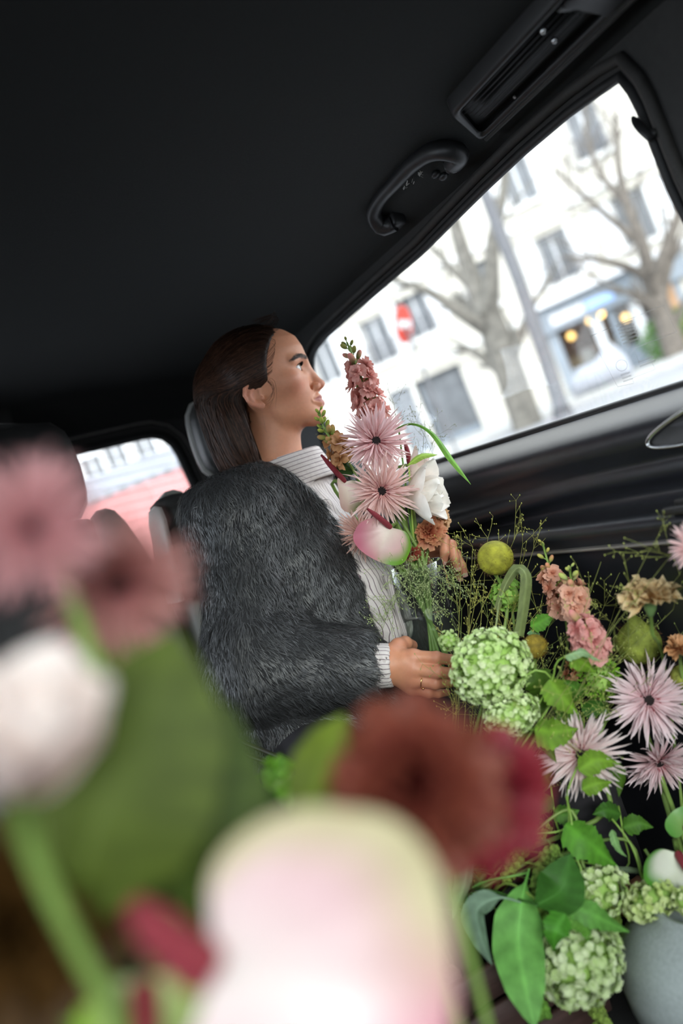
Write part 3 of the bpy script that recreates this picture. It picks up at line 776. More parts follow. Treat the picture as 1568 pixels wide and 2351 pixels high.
def nets(fn, lo, hi, h, coarse=4):
    """surface nets on a grid, refined only near the surface"""
    lo = np.asarray(lo, float); hi = np.asarray(hi, float)
    n = (np.ceil((hi-lo)/(h*coarse)).astype(int)+1)*coarse
    nc = n//coarse
    ax = [lo[k]+h*coarse*(np.arange(nc[k])+.5)-h*.5 for k in range(3)]
    P = np.stack(np.meshgrid(*ax, indexing='ij'), -1).reshape(-1, 3).astype(np.float32)
    Dc = fn(P).reshape(nc).astype(np.float32)
    D = Dc.repeat(coarse, 0).repeat(coarse, 1).repeat(coarse, 2)
    near = np.abs(Dc) < h*coarse*2.2
    nf = near.repeat(coarse, 0).repeat(coarse, 1).repeat(coarse, 2)
    I = np.argwhere(nf)
    for s in range(0, len(I), 400000):
        q = I[s:s+400000]; D[q[:, 0], q[:, 1], q[:, 2]] = fn((lo+h*q).astype(np.float32))
    S = D < 0
    cnt = sum(S[i:S.shape[0]-1+i, j:S.shape[1]-1+j, k:S.shape[2]-1+k].astype(np.int8) for i in (0, 1) for j in (0, 1) for k in (0, 1))
    mix = (cnt > 0) & (cnt < 8)
    ids = -np.ones(mix.shape, np.int64); C = np.argwhere(mix); ids[mix] = np.arange(len(C))
    acc = np.zeros((len(C), 3)); num = np.zeros(len(C))
    cor = [(i, j, k) for i in (0, 1) for j in (0, 1) for k in (0, 1)]
    for a in cor:
        for b in cor:
            if sum(b)-sum(a) == 1 and all(y >= x for x, y in zip(a, b)):
                da = D[C[:, 0]+a[0], C[:, 1]+a[1], C[:, 2]+a[2]]; db = D[C[:, 0]+b[0], C[:, 1]+b[1], C[:, 2]+b[2]]
                m = (da < 0) != (db < 0); t = np.where(m, da/np.where(m, da-db, 1), 0)
                pos = np.array(a)+np.outer(t, np.array(b)-np.array(a)); acc[m] += pos[m]; num[m] += 1
    V = lo+h*(C+acc/np.maximum(num, 1)[:, None])
    Q = []
    for ax_ in range(3):
        sl = [slice(None)]*3; s2 = [slice(None)]*3; sl[ax_] = slice(0, -1); s2[ax_] = slice(1, None)
        ch = S[tuple(sl)] != S[tuple(s2)]
        E = np.argwhere(ch); o1, o2 = [(1, 2), (2, 0), (0, 1)][ax_]
        E = E[(E[:, o1] > 0) & (E[:, o2] > 0) & (E[:, o1] < S.shape[o1]-1) & (E[:, o2] < S.shape[o2]-1)]
        def cid(d1, d2):
            e = E.copy(); e[:, o1] -= d1; e[:, o2] -= d2; return ids[e[:, 0], e[:, 1], e[:, 2]]
        q = np.stack([cid(1, 1), cid(0, 1), cid(0, 0), cid(1, 0)], 1)
        fl = S[E[:, 0], E[:, 1], E[:, 2]]
        q[~fl] = q[~fl][:, ::-1]; Q.append(q)
    Q = np.vstack(Q); Q = Q[(Q >= 0).all(1)]
    return V, Q
def grad(fn, P, e=0.002):
    g = np.stack([fn(P+np.float32(e)*d)-fn(P-np.float32(e)*d) for d in np.eye(3, dtype=np.float32)], 1); return nrm(g)
def wob(P, s, seed=0):
    """cheap smooth noise"""
    rng = np.random.default_rng(seed); v = np.zeros(len(P))
    for k in range(6):
        d = rng.normal(size=3); v += np.sin(P@(d*s*(1+.35*k))+rng.uniform(0, 6.28))/(1+.4*k)
    return v/3.2

# ------------------------------------------------------------------ the woman: joints
def j(px, py, d): return pix(px, py, d)
RS, RE, RW = j(540, 1198, 1.39), j(592, 1535, 1.30), j(884, 1528, 1.255)
LS, LE, LW = j(742, 1135, 1.62), j(835, 1440, 1.62), j(955, 1280, 1.51)
NB, PV = j(622, 1090, 1.50), j(778, 1610, 1.48)
LX = nrm(LS-RS); UPB = nrm(NB-PV); UPB = nrm(UPB-LX*(UPB@LX)); FWD = np.cross(LX, UPB)
BM = np.array([LX, FWD, UPB])
CH = (RS+LS)/2 - UPB*.10 + FWD*.005
# head frame: ear canal at the origin, f forward, l to her left, h up
TAU = math.radians(20.7)
HF = nrm(math.cos(TAU)*RC + math.sin(TAU)*UC - 0.035*DV); HU = nrm(-math.sin(TAU)*RC + math.cos(TAU)*UC); HU = nrm(HU-HF*(HU@HF)); HL = np.cross(HU, HF)
HO = j(598.6, 913, 1.50)
HM = np.array([HF, HL, HU])
def h2w(P): return HO + np.asarray(P, float)@HM
def w2h(P): return (np.asarray(P)-HO)@HM.T

HT = np.array([-92, -84, -76, -67, -57, -49, -41, -35, -25, -10, 10, 18, 36, 60, 81, 100, 112, 120])/1000
FB = np.array([58, 79, 90, 94, 93.5, 94.5, 96, 97.5, 98, 97, 96.5, 97, 101, 101.5, 97, 80, 55, 30])/1000
WT = np.array([14, 24, 34, 43, 50, 53.5, 56, 57.5, 61, 65, 68, 68.5, 68.5, 67, 62, 50, 34, 15])/1000
def face_sdf(p):
    f, l, h = p[:, 0], np.abs(p[:, 1]), p[:, 2]
    q = np.stack([f, l, h], 1)
    Fb = np.interp(h, HT, FB).astype(np.float32); w = np.interp(h, HT, WT).astype(np.float32)
    f0 = np.interp(h, [-.09, -.06, -.03, 0, .1], [.030, .012, .002, 0, 0]).astype(np.float32)
    a = np.maximum(Fb-f0, .01)
    rho = np.sqrt((l/w)**2.15 + (np.maximum(f-f0, 0)/a)**2)
    d = (rho-1)*np.minimum(a, w)
    d = np.maximum(d, -(f-f0+.02))
    low = np.interp(f, [-.02, .01, .025, .045, .075, .1], [-.026, -.034, -.058, -.072, -.080, -.078]).astype(np.float32)
    d = smax(d, (low-h)*.85, .014)
    d = smax(d, h-.112, .02)
    d = smin(d, ell(q, (.004, 0, .040), (.090, .0725, .078)), .02)
    d = smin(d, rcone(q, (.002, 0, -.055), (-.024, 0, -.135), .049, .052), .022)      # neck
    d = smin(d, rcone(q, (-.022, 0, -.140), (-.026, .05, -.190), .044, .040), .03)
    d = smin(d, ell(q, (.055, .047, .000), (.024, .017, .016)), .018)                   # cheekbone
    d = smin(d, rcone(q, (.0925, .010, .0345), (.077, .047, .0335), .0068, .005), .012)  # brow
    d = smax(d, -ell(q, (.1020, .0310, .0200), (.0165, .0165, .0125)), .010)            # eye socket
    d = smin(d, ell(q, (.080, 0, -.066), (.0160, .019, .0155)), .014)                   # chin
    # nose
    d = smin(d, rcone(q, (.0955, 0, .024), (.1045, 0, -.006), .0078, .0080), .008)
    d = smin(d, ell(q, (.1075, 0, -.0155), (.0108, .0088, .0088)), .006)
    d = smin(d, ell(q, (.0985, .0125, -.0190), (.0110, .0062, .0080)), .0035)
    d = smin(d, rcone(q, (.104, 0, -.0215), (.099, 0, -.028), .0045, .004), .004)
    d = smax(d, -ell(q, (.1025, .0090, -.0272), (.0075, .0042, .0060)), .0020)
    d = smax(d, -chain(q, [(.0960, .0175, -.0105), (.0905, .0190, -.0170), (.0890, .0180, -.0245)], [.0018, .0026, .0024]), .0030)
    # lips
    up = chain(q, [(.0995, 0, -.0366), (.0968, .010, -.0362), (.0865, .0235, -.0412)], [.0056, .0054, .0028])
    lo = chain(q, [(.0985, 0, -.0486), (.0955, .011, -.0480), (.0860, .0232, -.0420)], [.0070, .0062, .0026])
    d = smin(d, up, .0045); d = smin(d, lo, .0045)
    slit = chain(q, [(.1065, 0, -.0418), (.1025, .011, -.0412), (.0900, .0250, -.0410)], [.0021, .0022, .0020])
    d = smax(d, -slit, .0022)
    d = smax(d, -rcone(q, (.104, 0, -.0285), (.1045, 0, -.0335), .0026, .002), .004)   # philtrum
    # eyelids with an almond opening
    e = q-np.array([.0755, .0310, .0195], np.float32)
    rs = np.linalg.norm(e, axis=1)
    o = np.abs(e[:, 2]+.0004-.10*e[:, 1])-.0052*(1-(e[:, 1]/.0148)**2)
    lid = rs-.0137
    crease = np.abs(rs-.0150)
    d = smin(d, lid, .003)
    d = smax(d, -np.maximum(np.maximum(o, rs-.0165), -(e[:, 0]-.002)), .0012)
    # ear
    q = np.stack([(f-.006)/.85, .0705+(l-.0705)/.85, (h+.0115)/.85], 1)
    def ep(ff, hh, r=0): return (ff, .0705+max(0, -ff)*.42, hh)
    hel = [ep(.000, .006), ep(.002, .017), ep(-.004, .027), ep(-.014, .0305), ep(-.0245, .026), ep(-.0290, .014), ep(-.0265, .001), ep(-.0190, -.0085), ep(-.010, -.0150)]
    ear = chain(q, hel, [.0022, .0030, .0032, .0034, .0035, .0034, .0032, .0034, .0042], .002)
    ear = smin(ear, ell(q, (-.004, .0735, -.0165), (.0072, .0034, .0070)), .004)
    anti = chain(q, [ep(-.005, .021), ep(-.015, .0185), ep(-.0195, .010), ep(-.0185, .000), ep(-.0125, -.008), ep(-.004, -.0095)], [.0022, .0026, .0028, .0028, .0028, .0026], .002)
    ear = smin(ear, anti, .003)
    s, c = math.sin(.40), math.cos(.40)
    ear = smin(ear, ell(q, (-.0125, .0735, .006), (.0175, .0022, .0225), [[c, -s, 0], [s, c, 0], [0, 0, 1]]), .003)
    ear = smin(ear, ell(q, (.003, .0715, -.002), (.0035, .0032, .0050)), .003)
    ear = smax(ear, -ell(q, (-.0055, .0785, .001), (.0082, .0072, .0105)), .0022)
    ear = smax(ear, -chain(q, [(-.0045, .0790, .0240), (-.0150, .0820, .0235), (-.0240, .0850, .0140), (-.0230, .0845, .0020), (-.0160, .0815, -.0070)], [.0022, .0026, .0026, .0024, .0018]), .0015)
    return smin(d, ear*.85, .0035)

# arms, hands, torso and legs in world space
RH = dict(w=RW, index=[j(948, 1508, 1.238), j(1002, 1510, 1.228), j(1034, 1515, 1.236), j(1060, 1520, 1.248)],
          middle=[j(948, 1535, 1.235), j(1004, 1543, 1.222), j(1038, 1546, 1.230), j(1064, 1549, 1.242)],
          ring=[j(950, 1560, 1.240), j(1000, 1569, 1.228), j(1030, 1567, 1.236), j(1054, 1565, 1.246)],
          pinky=[j(946, 1578, 1.252), j(984, 1590, 1.246), j(1006, 1592, 1.252), j(1026, 1590, 1.262)],
          thumb=[j(900, 1500, 1.252), j(915, 1484, 1.262), j(930, 1477, 1.275), j(946, 1482, 1.300)])
LH = dict(w=LW, index=[j(990, 1243, 1.455), j(1020, 1239, 1.400), j(1021, 1268, 1.384), j(1018, 1288, 1.388)],
          middle=[j(1000, 1256, 1.468), j(1036, 1252, 1.416), j(1044, 1282, 1.396), j(1050, 1303, 1.398)],
          ring=[j(1006, 1270, 1.480), j(1046, 1272, 1.436), j(1060, 1299, 1.416), j(1066, 1317, 1.416)],
          pinky=[j(1006, 1284, 1.490), j(1038, 1292, 1.455), j(1050, 1312, 1.440), j(1056, 1328, 1.438)],
          thumb=[j(962, 1290, 1.490), j(962, 1316, 1.455), j(974, 1330, 1.425), j(984, 1342, 1.402)])
FR = dict(index=[.0108, .0090, .0080, .0066], middle=[.0110, .0092, .0082, .0068], ring=[.0105, .0086, .0076, .0064], pinky=[.0095, .0075, .0066, .0056], thumb=[.0150, .0125, .0108, .0088])
def hand_sdf(p, H, W0):
    d = rcone(p, W0, H['w'], .026, .0225)
    pm = None
    for k in ('index', 'middle', 'ring', 'pinky'):
        e = rcone(p, H['w'], H[k][0], .0165, .0125); pm = e if pm is None else smin(pm, e, .012)
    e = rcone(p, H['w']*.6+H['thumb'][0]*.4, H['index'][0]*.6+H['w']*.4, .015, .013); pm = smin(pm, e, .012)
    d = smin(d, pm, .015)
    for k in ('index', 'middle', 'ring', 'pinky'):
        d = smin(d, chain(p, H[k], FR[k], .003), .0045 if k != 'index' else .005)
        kn = np.asarray(H[k][1]); d = smin(d, np.linalg.norm(p-kn, axis=1)-FR[k][1]*1.04, .003)
    return smin(d, chain(p, H['thumb'], FR['thumb'], .004), .009)
KR, KL = np.array([.262, .975, .665]), np.array([.655, 1.030, .650])
AR, AL = np.array([.252, .960, .42]), np.array([.682, 1.032, .42])
HR_, HL_ = PV-LX*.085-np.array([0, 0, .02]), PV+LX*.085-np.array([0, 0, .02])
def torso_sdf(p):
    d = ell(p, CH, (.150, .098, .165), BM)
    d = smin(d, ell(p, (CH*.42+PV*.58), (.118, .090, .14), BM), .08)
    d = smin(d, ell(p, PV, (.165, .115, .12), BM), .07)
    d = smin(d, rcone(p, RS+LX*.02, LS-LX*.02, .050, .050), .06)
    d = smin(d, ell(p, CH+FWD*.062-LX*.065-UPB*.02, (.05, .045, .05), BM), .05)
    d = smin(d, ell(p, CH+FWD*.062+LX*.065-UPB*.02, (.05, .045, .05), BM), .05)
    d = smin(d, rcone(p, NB-UPB*.03, NB+UPB*.03, .048, .046), .04)
    d = smin(d, rcone(p, NB-UPB*.025-FWD*.015, RS+UPB*.012, .036, .038), .05)
    return smin(d, rcone(p, NB-UPB*.025-FWD*.015, LS+UPB*.012, .036, .038), .05)
def limbs_sdf(p):
    d = smin(rcone(p, RS, RE, .050, .040), rcone(p, RE, RW, .040, .027), .03)
    d = np.minimum(d, smin(rcone(p, LS, LE, .050, .040), rcone(p, LE, LW, .040, .027), .03))
    g = smin(rcone(p, HR_, KR, .085, .058), rcone(p, KR, AR, .055, .036), .04)
    g2 = smin(rcone(p, HL_, KL, .085, .058), rcone(p, KL, AL, .055, .036), .04)
    ft = np.minimum(rcone(p, AR, AR+np.array([-.02, -.13, -.035]), .038, .030), rcone(p, AL, AL+np.array([.045, -.085, -.035]), .038, .030))
    return np.minimum(d, np.minimum(smin(g, g2, .03), ft))
def body_sdf(p): return smin(torso_sdf(p), limbs_sdf(p), .035)

# ------------------------------------------------------------------ skin
def skin_mat():
    m, n, l, b = new_mat('skin')
    at = n.new('ShaderNodeAttribute'); at.attribute_name = 'Col'
    tx = n.new('ShaderNodeTexNoise'); tx.inputs['Scale'].default_value = 160; tx.inputs['Detail'].default_value = 4
    co = n.new('ShaderNodeTexCoord'); l.new(co.outputs['Object'], tx.inputs['Vector'])
    mr = n.new('ShaderNodeMapRange'); mr.inputs['To Min'].default_value = .90; mr.inputs['To Max'].default_value = 1.10
    hs = n.new('ShaderNodeHueSaturation'); l.new(tx.outputs['Fac'], mr.inputs['Value']); l.new(mr.outputs['Result'], hs.inputs['Value'])
    l.new(at.outputs['Color'], hs.inputs['Color']); l.new(hs.outputs['Color'], b.inputs['Base Color'])
    b.inputs['Roughness'].default_value = .46; b.inputs['Specular IOR Level'].default_value = .45
    b.inputs['Subsurface Weight'].default_value = .18; b.inputs['Subsurface Radius'].default_value = (1.0, .35, .2); b.inputs['Subsurface Scale'].default_value = .006
    bp = n.new('ShaderNodeBump'); bp.inputs['Strength'].default_value = .12; bp.inputs['Distance'].default_value = .0006
    t2 = n.new('ShaderNodeTexNoise'); t2.inputs['Scale'].default_value = 900; l.new(co.outputs['Object'], t2.inputs['Vector'])
    l.new(t2.outputs['Fac'], bp.inputs['Height']); l.new(bp.outputs['Normal'], b.inputs['Normal'])
skin_mat()
SK = np.array([.61, .275, .158]); BLUSH = np.array([.56, .215, .145]); LIP = np.array([.40, .135, .115]); BROW = np.array([.050, .026, .016])
def gs(x, s): return np.exp(-(x/s)**2)
def head_colour(P):
    f, l, h = P[:, 0], np.abs(P[:, 1]), P[:, 2]
    c = np.tile(SK, (len(P), 1))
    def blend(m, t): c[:] = c*(1-m[:, None])+t*m[:, None]
    blend(.55*gs(f-.070, .03)*gs(l-.045, .025)*gs(h+.008, .022), BLUSH)
    blend(.5*gs(f-.112, .010)*gs(h+.016, .012), BLUSH)
    blend(.5*np.clip((l-.0705)/.005, 0, 1)*(f < .016)*(h < .03)*(h > -.04), BLUSH)
    zl = np.interp(l, [0, .006, .012, .0235], [-.0338, -.0322, -.0335, -.0412]); zu = np.interp(l, [0, .012, .0235], [-.0548, -.0530, -.0425])
    m = np.clip((zl-h)/.0010, 0, 1)*np.clip((h-zu)/.0010, 0, 1)*np.clip((.0245-l)/.002, 0, 1)*(f > .075)
    blend(m*.9, LIP)
    bh = .0355+.0028*np.sin(np.clip((l-.012)/.04, 0, 1)*2.4)-.005*np.clip((l-.038)/.016, 0, 1)
    m = np.clip(1-np.abs(h-bh)/np.interp(l, [.010, .018, .040, .056], [.0016, .0044, .0040, .0012]), 0, 1)*(l > .011)*(l < .056)*(f > .05)
    blend(np.clip(m*1.6, 0, 1)*.9, BROW)
    e = P-np.array([.0755, 0, .0195]); el = l-.0310
    r = np.sqrt(e[:, 0]**2+el**2+e[:, 2]**2); o = np.abs(e[:, 2]+.0004-.10*el)-.0052*(1-(el/.0148)**2)
    blend(np.clip(1-np.abs(o)/.0011, 0, 1)*(r < .0150)*(e[:, 0] > .001)*.85, BROW)
    return c
Vh, Qh = nets(face_sdf, (-.095, -.095, -.175), (.128, .095, .127), .0017)
Ch = head_colour(Vh); Vh = h2w(Vh)
def hbox(H, W0, pad=.03):
    A = np.array([W0]+[H['w']]+[q for k in FR for q in H[k]]); return A.min(0)-pad, A.max(0)+pad
hands = []
for H, W0 in ((RH, RW*.75+RE*.25), (LH, LW*.75+LE*.25)):
    lo, hi = hbox(H, W0); V, Q = nets(lambda p: hand_sdf(p, H, W0), lo, hi, .0016)
    c = np.tile(SK, (len(V), 1))
    for k in FR:
        for q, s in ((H[k][1], .008), (H[k][3], .010), (H[k][0], .009)):
            m = .5*gs(np.linalg.norm(V-q, axis=1)-FR[k][1]*.6, s); c = c*(1-m[:, None])+BLUSH*m[:, None]
    hands.append((V, Q, c))
Vb, Qb = nets(body_sdf, (.10, .70, .36), (.86, 1.66, 1.27), .007)
Cb = np.tile(SK, (len(Vb), 1))
wom = thing('person', 'woman in dark fur coat and striped blouse looking out of the car window', 'person', (PV[0], PV[1], .63))
Vs, Qs, Cs, n0 = [], [], [], 0
for V, Q, c in [(Vh, Qh, Ch)]+hands+[(Vb, Qb, Cb)]:
    Vs.append(V); Qs.append(Q+n0); Cs.append(c); n0 += len(V)
part('body', np.vstack(Vs), np.vstack(Qs), 'skin', wom, np.vstack(Cs))
# eyes
mat('eye_white', (.72, .68, .66), .12, var=.03, spec=.6); mat('iris', (.10, .06, .035), .08, var=.3, scale=900, spec=.8); mat('pupil', (.004, .004, .004), .05)
for s in (-1, 1):
    c = np.array([.0755, s*.0310, .0195])
    e = part('eye', h2w(ball(c, .0124, 24, 16)[0]), ball(c, .0124, 24, 16)[1], 'eye_white', wom)
    gz = nrm([.93, .04, .16])
    def disc(r0, bulge, m, nm):
        u = nrm(np.cross(gz, [0, 0, 1])); v = np.cross(gz, u); P = [c+gz*(.0124+bulge)]
        for q in (.5, 1.0):
            for t_ in np.linspace(0, 2*math.pi, 20, endpoint=False):
                rr_ = r0*q; P.append(c+gz*(math.sqrt(.0124**2-rr_**2)+bulge*(1-q*q)+.00025)+rr_*(math.cos(t_)*u+math.sin(t_)*v))
        f_ = [(0, 1+i, 1+(i+1) % 20) for i in range(20)]+[(1+i, 21+i, 21+(i+1) % 20, 1+(i+1) % 20) for i in range(20)]
        part(nm, h2w(np.array(P)), f_, m, e)
    disc(.0060, .0010, 'iris', 'iris'); disc(.0026, .0013, 'pupil', 'pupil')
# finger nails and rings
mat('nail', (.66, .40, .34), .22, var=.05, spec=.6); mat('gold', (.75, .48, .20), .22, metal=1.0, var=.05)
def nail(H, k, toward):
    t, d = np.asarray(H[k][3]), np.asarray(H[k][2]); ax = nrm(t-d); n_ = nrm(toward-ax*(toward@ax)); s_ = np.cross(ax, n_); r = FR[k][3]
    P = []
    for a in np.linspace(-1, 1, 5):
        for b in np.linspace(-1, 1, 5): P.append(t+ax*(a*.0052*(1-.12*b*b)+.0005)+s_*b*r*.72+n_*(r*math.sqrt(max(0, 1-(b*.72)**2))*1.03-.0006*a*a))
    part('nail', P, grid_faces(5, 5), 'nail', wom)
for k in ('index', 'middle', 'ring', 'pinky'): nail(LH, k, -DV)
nail(LH, 'thumb', -DV)
def finger_ring(H, k, t, label):
    a, b = np.asarray(H[k][0]), np.asarray(H[k][1]); ax = nrm(b-a); c = a*(1-t)+b*t; r = (FR[k][0]*(1-t)+FR[k][1]*t)*1.06
    u = nrm(np.cross(ax, DV)); v = np.cross(ax, u)
    P = np.array([c+r*(math.cos(q)*u+math.sin(q)*v) for q in np.linspace(0, 2*math.pi, 24, endpoint=False)])
    o = ring('finger_ring', P, .0011, 'gold', wom, 6); o['label'] = label
    part('ring_stone', *ball(c+r*1.08*nrm(-DV*.4-UC*.9), .0022, 8, 6), 'gold', o)
finger_ring(RH, 'ring', .42, 'thin gold ring with a small bead'); finger_ring(LH, 'middle', .85, 'fine pale gold ring')
# ------------------------------------------------------------------ hair
HLH = np.array([-.16, -.06, -.030, -.010, .000, .004, .012, .022, .035, .050, .062, .080, .100, .112, .140])
HLF = np.array([-.036, -.034, -.030, -.024, -.012, .012, .028, .031, .034, .040, .046, .058, .077, .086, .100])
def hair_sdf(p):
    f, l, h = p[:, 0], np.abs(p[:, 1]), p[:, 2]
    d = ell(p, (.004, 0, .042), (.0975, .0815, .0865))
    cur = ell(p, (-.060, 0, -.050), (.058, .082, .135))
    cur = smax(cur, (-.139+np.maximum(-.039-f, 0)*.42)-h, .008)
    cur = smax(cur, -(np.sqrt((f+.005)**2/1.1+l**2)-.060), .010)
    d = smin(d, ell(p, (-.075, 0, .015), (.034, .060, .060)), .03)
    d = smin(d, cur, .02)
    edge = f-np.interp(h, HLH, HLF).astype(np.float32)-.006*np.clip((.05-l)/.05, 0, 1)
    d = smax(d, edge*.9, .005)
    return d + .0009*np.sin(l*900+f*200).astype(np.float32)
mat('hair', (.028, .014, .008), .48, var=.35, scale=90, spec=.22, attr=True)
Vc, Qc = nets(hair_sdf, (-.135, -.10, -.155), (.110, .10, .140), .0028)
hair = part('hair', h2w(Vc), Qc, 'hair', wom, np.tile(np.array([.022, .011, .007]), (len(Vc), 1)))
def ribbons(S, W, Nn, taper=True):
    """S: strands x steps x 3 paths -> flat strips"""
    n, k = S.shape[:2]
    T = nrm(np.gradient(S, axis=1)); B = nrm(np.cross(T, Nn))
    w = (W[:, None] if np.ndim(W) else np.full((n, 1), W))*np.ones((1, k))
    if taper: w = w*np.interp(np.linspace(0, 1, k), [0, .15, .7, 1], [.7, 1, .8, .12])[None]
    V = np.stack([S-B*w[..., None]/2, S+B*w[..., None]/2], 2).reshape(-1, 3)
    i = np.arange(n)[:, None]*(2*k)+np.arange(k-1)[None]*2
    Q = np.stack([i, i+1, i+3, i+2], -1).reshape(-1, 4)
    return V, Q
rng = np.random.default_rng(11)
def hair_strands(N=9000, steps=14, ds=.0085):
    idx = rng.choice(len(Vc), N); P = Vc[idx].astype(np.float32)+rng.normal(scale=.001, size=(N, 3)).astype(np.float32)
    K = np.array([-.090, 0, .030]); out = [P.copy()]; nr = [grad(hair_sdf, P)]
    lift = rng.uniform(-.0006, .0022, N)
    for s in range(steps-1):
        n_ = nr[-1]; toK = nrm(K-P); w = np.clip((P[:, 2]-.005+.25*(P[:, 0]+.09))/.03, 0, 1)[:, None]
        down = np.array([.05, 0, -1.0]); d = w*toK+(1-w)*down
        d = d+rng.normal(scale=.05, size=(N, 3)); d = nrm(d-n_*(d*n_).sum(1, keepdims=True))
        P = (P+d*ds).astype(np.float32); v = hair_sdf(P); g = grad(hair_sdf, P)
        P = (P-g*(v-lift)[:, None]*np.where(np.abs(v) < .02, 1, 0)[:, None]).astype(np.float32)
        out.append(P.copy()); nr.append(g)
    return np.stack(out, 1), np.stack(nr, 1)
S, Nn = hair_strands()
wd = rng.uniform(.0008, .0017, len(S)); V, Q = ribbons(S, wd, Nn)
base = np.array([.024, .012, .0075]); c = base[None]*rng.uniform(.35, 2.4, len(S))[:, None]*np.array([1.1, .95, .85])
col = np.repeat(c[:, None], S.shape[1], 1)
o = part('hair_strands', h2w(V), Q, 'hair', hair, np.repeat(col.reshape(-1, 3), 2, 0)); o['kind'] = 'stuff'
# loose wisps before the ear and at the parting
W = []
for k in range(7):
    a = rng.uniform(-1, 1); b = rng.uniform(-1, 1); W.append(smooth_path([(.026+.004*b, -.0695, .016), (.033+.006*a, -.0725, .002+.008*b), (.027+.009*b, -.0735, -.016+.006*a), (.010+.016*a, -.0745, -.030-.012*b)], 10))
for k in range(40):
    a, b = rng.uniform(-1, 1, 2); W.append(smooth_path([(.060+.012*a, -.030+.03*b, .110), (.074+.008*a, -.030+.035*b, .117+.006*a), (.060+.02*a, -.02+.03*b, .126+.004*b), (.035, -.02+.03*b, .126)], 10))
for k in range(24):
    a, b = rng.uniform(-1, 1, 2); W.append(smooth_path([(.045+.014*a, -.058, .060+.02*a), (.054+.010*a, -.062, .052+.02*a), (.044+.006*a, -.070, .040+.02*a), (.02, -.076, .032+.016*a)], 10))
W = np.array(W); V, Q = ribbons(W, .00042, np.broadcast_to(np.array([0.2, -1, 0.2]), W.shape)); V = h2w(V)
o = part('loose_wisps', V, Q, 'hair', hair, np.tile(base*1.3, (len(V), 1))); o['kind'] = 'stuff'
# eyelashes and eyebrow hairs
L = []
for s in (-1, 1):
    c0 = np.array([.0755, s*.0310, .0195])
    for k in range(26):
        t = k/25*2-1; y = t*.0125; z = .10*y+.0052*(1-(y/.0148)**2); x = math.sqrt(max(0, .0138**2-y*y-z*z))
        p = c0+np.array([x, s*y, z]); L.append(smooth_path([p, p+np.array([.004, s*.002*t, .0012]), p+np.array([.0072, s*.004*t, .0036])], 5))
L = np.array(L); V, Q = ribbons(L, .0006, np.broadcast_to(np.array([0.1, -1, 0.1]), L.shape)); part('eyelashes', h2w(V), Q, 'hair', wom, np.tile([.006, .004, .003], (len(V), 1)))['kind'] = 'stuff'
B = []
for s in (-1, 1):
    N = 260; ll = rng.uniform(.012, .054, N); bh = .0355+.0028*np.sin(np.clip((ll-.012)/.04, 0, 1)*2.4)-.005*np.clip((ll-.038)/.016, 0, 1)
    hh = bh+rng.uniform(-1, 1, N)*np.interp(ll, [.012, .02, .04, .055], [.0028, .0048, .0034, .001])
    q = np.stack([np.full(N, .12), s*ll, hh], 1).astype(np.float32)
    for _ in range(60):
        v = face_sdf(q); q[:, 0] -= np.clip(v, -.004, .004)*.8
    for i in range(N):
        p = q[i].astype(float)+np.array([.0006, 0, 0]); B.append([p, p+np.array([-.0022, s*.0030, .0014]), p+np.array([-.0050, s*.0058, .0014])])
B = np.array(B); V, Q = ribbons(B, .00055, np.broadcast_to(np.array([.7, -.6, .2]), B.shape)); part('eyebrows', h2w(V), Q, 'hair', wom, np.tile([.020, .011, .007], (len(V), 1)))['kind'] = 'stuff'
p = j(470, 888, 1.50)
cl = part('hair_clip', *tube([p-UC*.010, p+UC*.004+RC*.002, p+UC*.012], .0022, 6), 'gold', wom)
for k in range(3): part('clip_bead', *ball(p+UC*(-.006+.006*k)-DV*.003, .0024, 6, 5), 'gold', cl)

# ------------------------------------------------------------------ striped blouse
def bloc(p): return (p-CH.astype(np.float32))@BM.T.astype(np.float32)
COLC = j(628, 1064, 1.49)                              # collar ring centre
cn = HU.copy(); ca = nrm(HF-cn*(HF@cn)); cb = np.cross(cn, ca)
def collar_sdf(p):
    q = (p-COLC.astype(np.float32)); u, v, w = q@ca, q@cb, q@cn
    rad = np.sqrt((np.where(u > 0, u/1.42, u/1.02))**2+v**2)
    sl = .058-.22*w
    d = np.abs(rad-sl)-.0036
    return smax(d, np.abs(w+.027)-.030, .004)
PUF = j(852, 1420, 1.415)
def blouse_sdf(p):
    d = torso_sdf(p)-.014
    d = smin(d, ell(p, PUF, (.062, .070, .085), BM), .05)
    d = smin(d, ell(p, j(815, 1300, 1.42), (.055, .05, .06), BM), .05)
    d = d+.0045*wob(p, 48, 3)+.003*wob(p, 95, 8)
    top = (p-(COLC-cn*.050).astype(np.float32))@cn.astype(np.float32)
    d = smax(d, top, .012)
    d = smin(d, collar_sdf(p), .010)
    b = bloc(p); d = smax(d, -.30-b[:, 2], .01)
    # sleeves and gathered cuffs
    ra = RE*.5+RW*.5; cu = RW*1.05-RE*.05
    s = rcone(p, ra, cu, .040, .033)
    ax = nrm(RW-RE); s = smax(s, np.abs((p-RW)@ax.astype(np.float32)+.02)-.033, .004)
    s = np.maximum(s, -rcone(p, ra, cu+ax*.05, .032, .0245))
    sl = rcone(p, LE, LW*.92+LE*.08, .046, .032)+.003*wob(p, 70, 4)
    return np.minimum(np.minimum(d, s), smin(sl, rcone(p, LS, LE, .06, .048), .03))
lo = np.array([PV, RW, LW, COLC, RE*.5+RW*.5]).min(0)-.18; hi = np.array([PV, LW, COLC, LS]).max(0)+.15
Vs_, Qs_ = nets(blouse_sdf, lo, hi, .0042)
b = bloc(Vs_); qc = Vs_-COLC; wc = qc@cn; uc_, vc_ = qc@ca, qc@cb
ang = np.arctan2(b[:, 0], b[:, 1]+.03)
fl = .35*wob(Vs_, 16, 9)
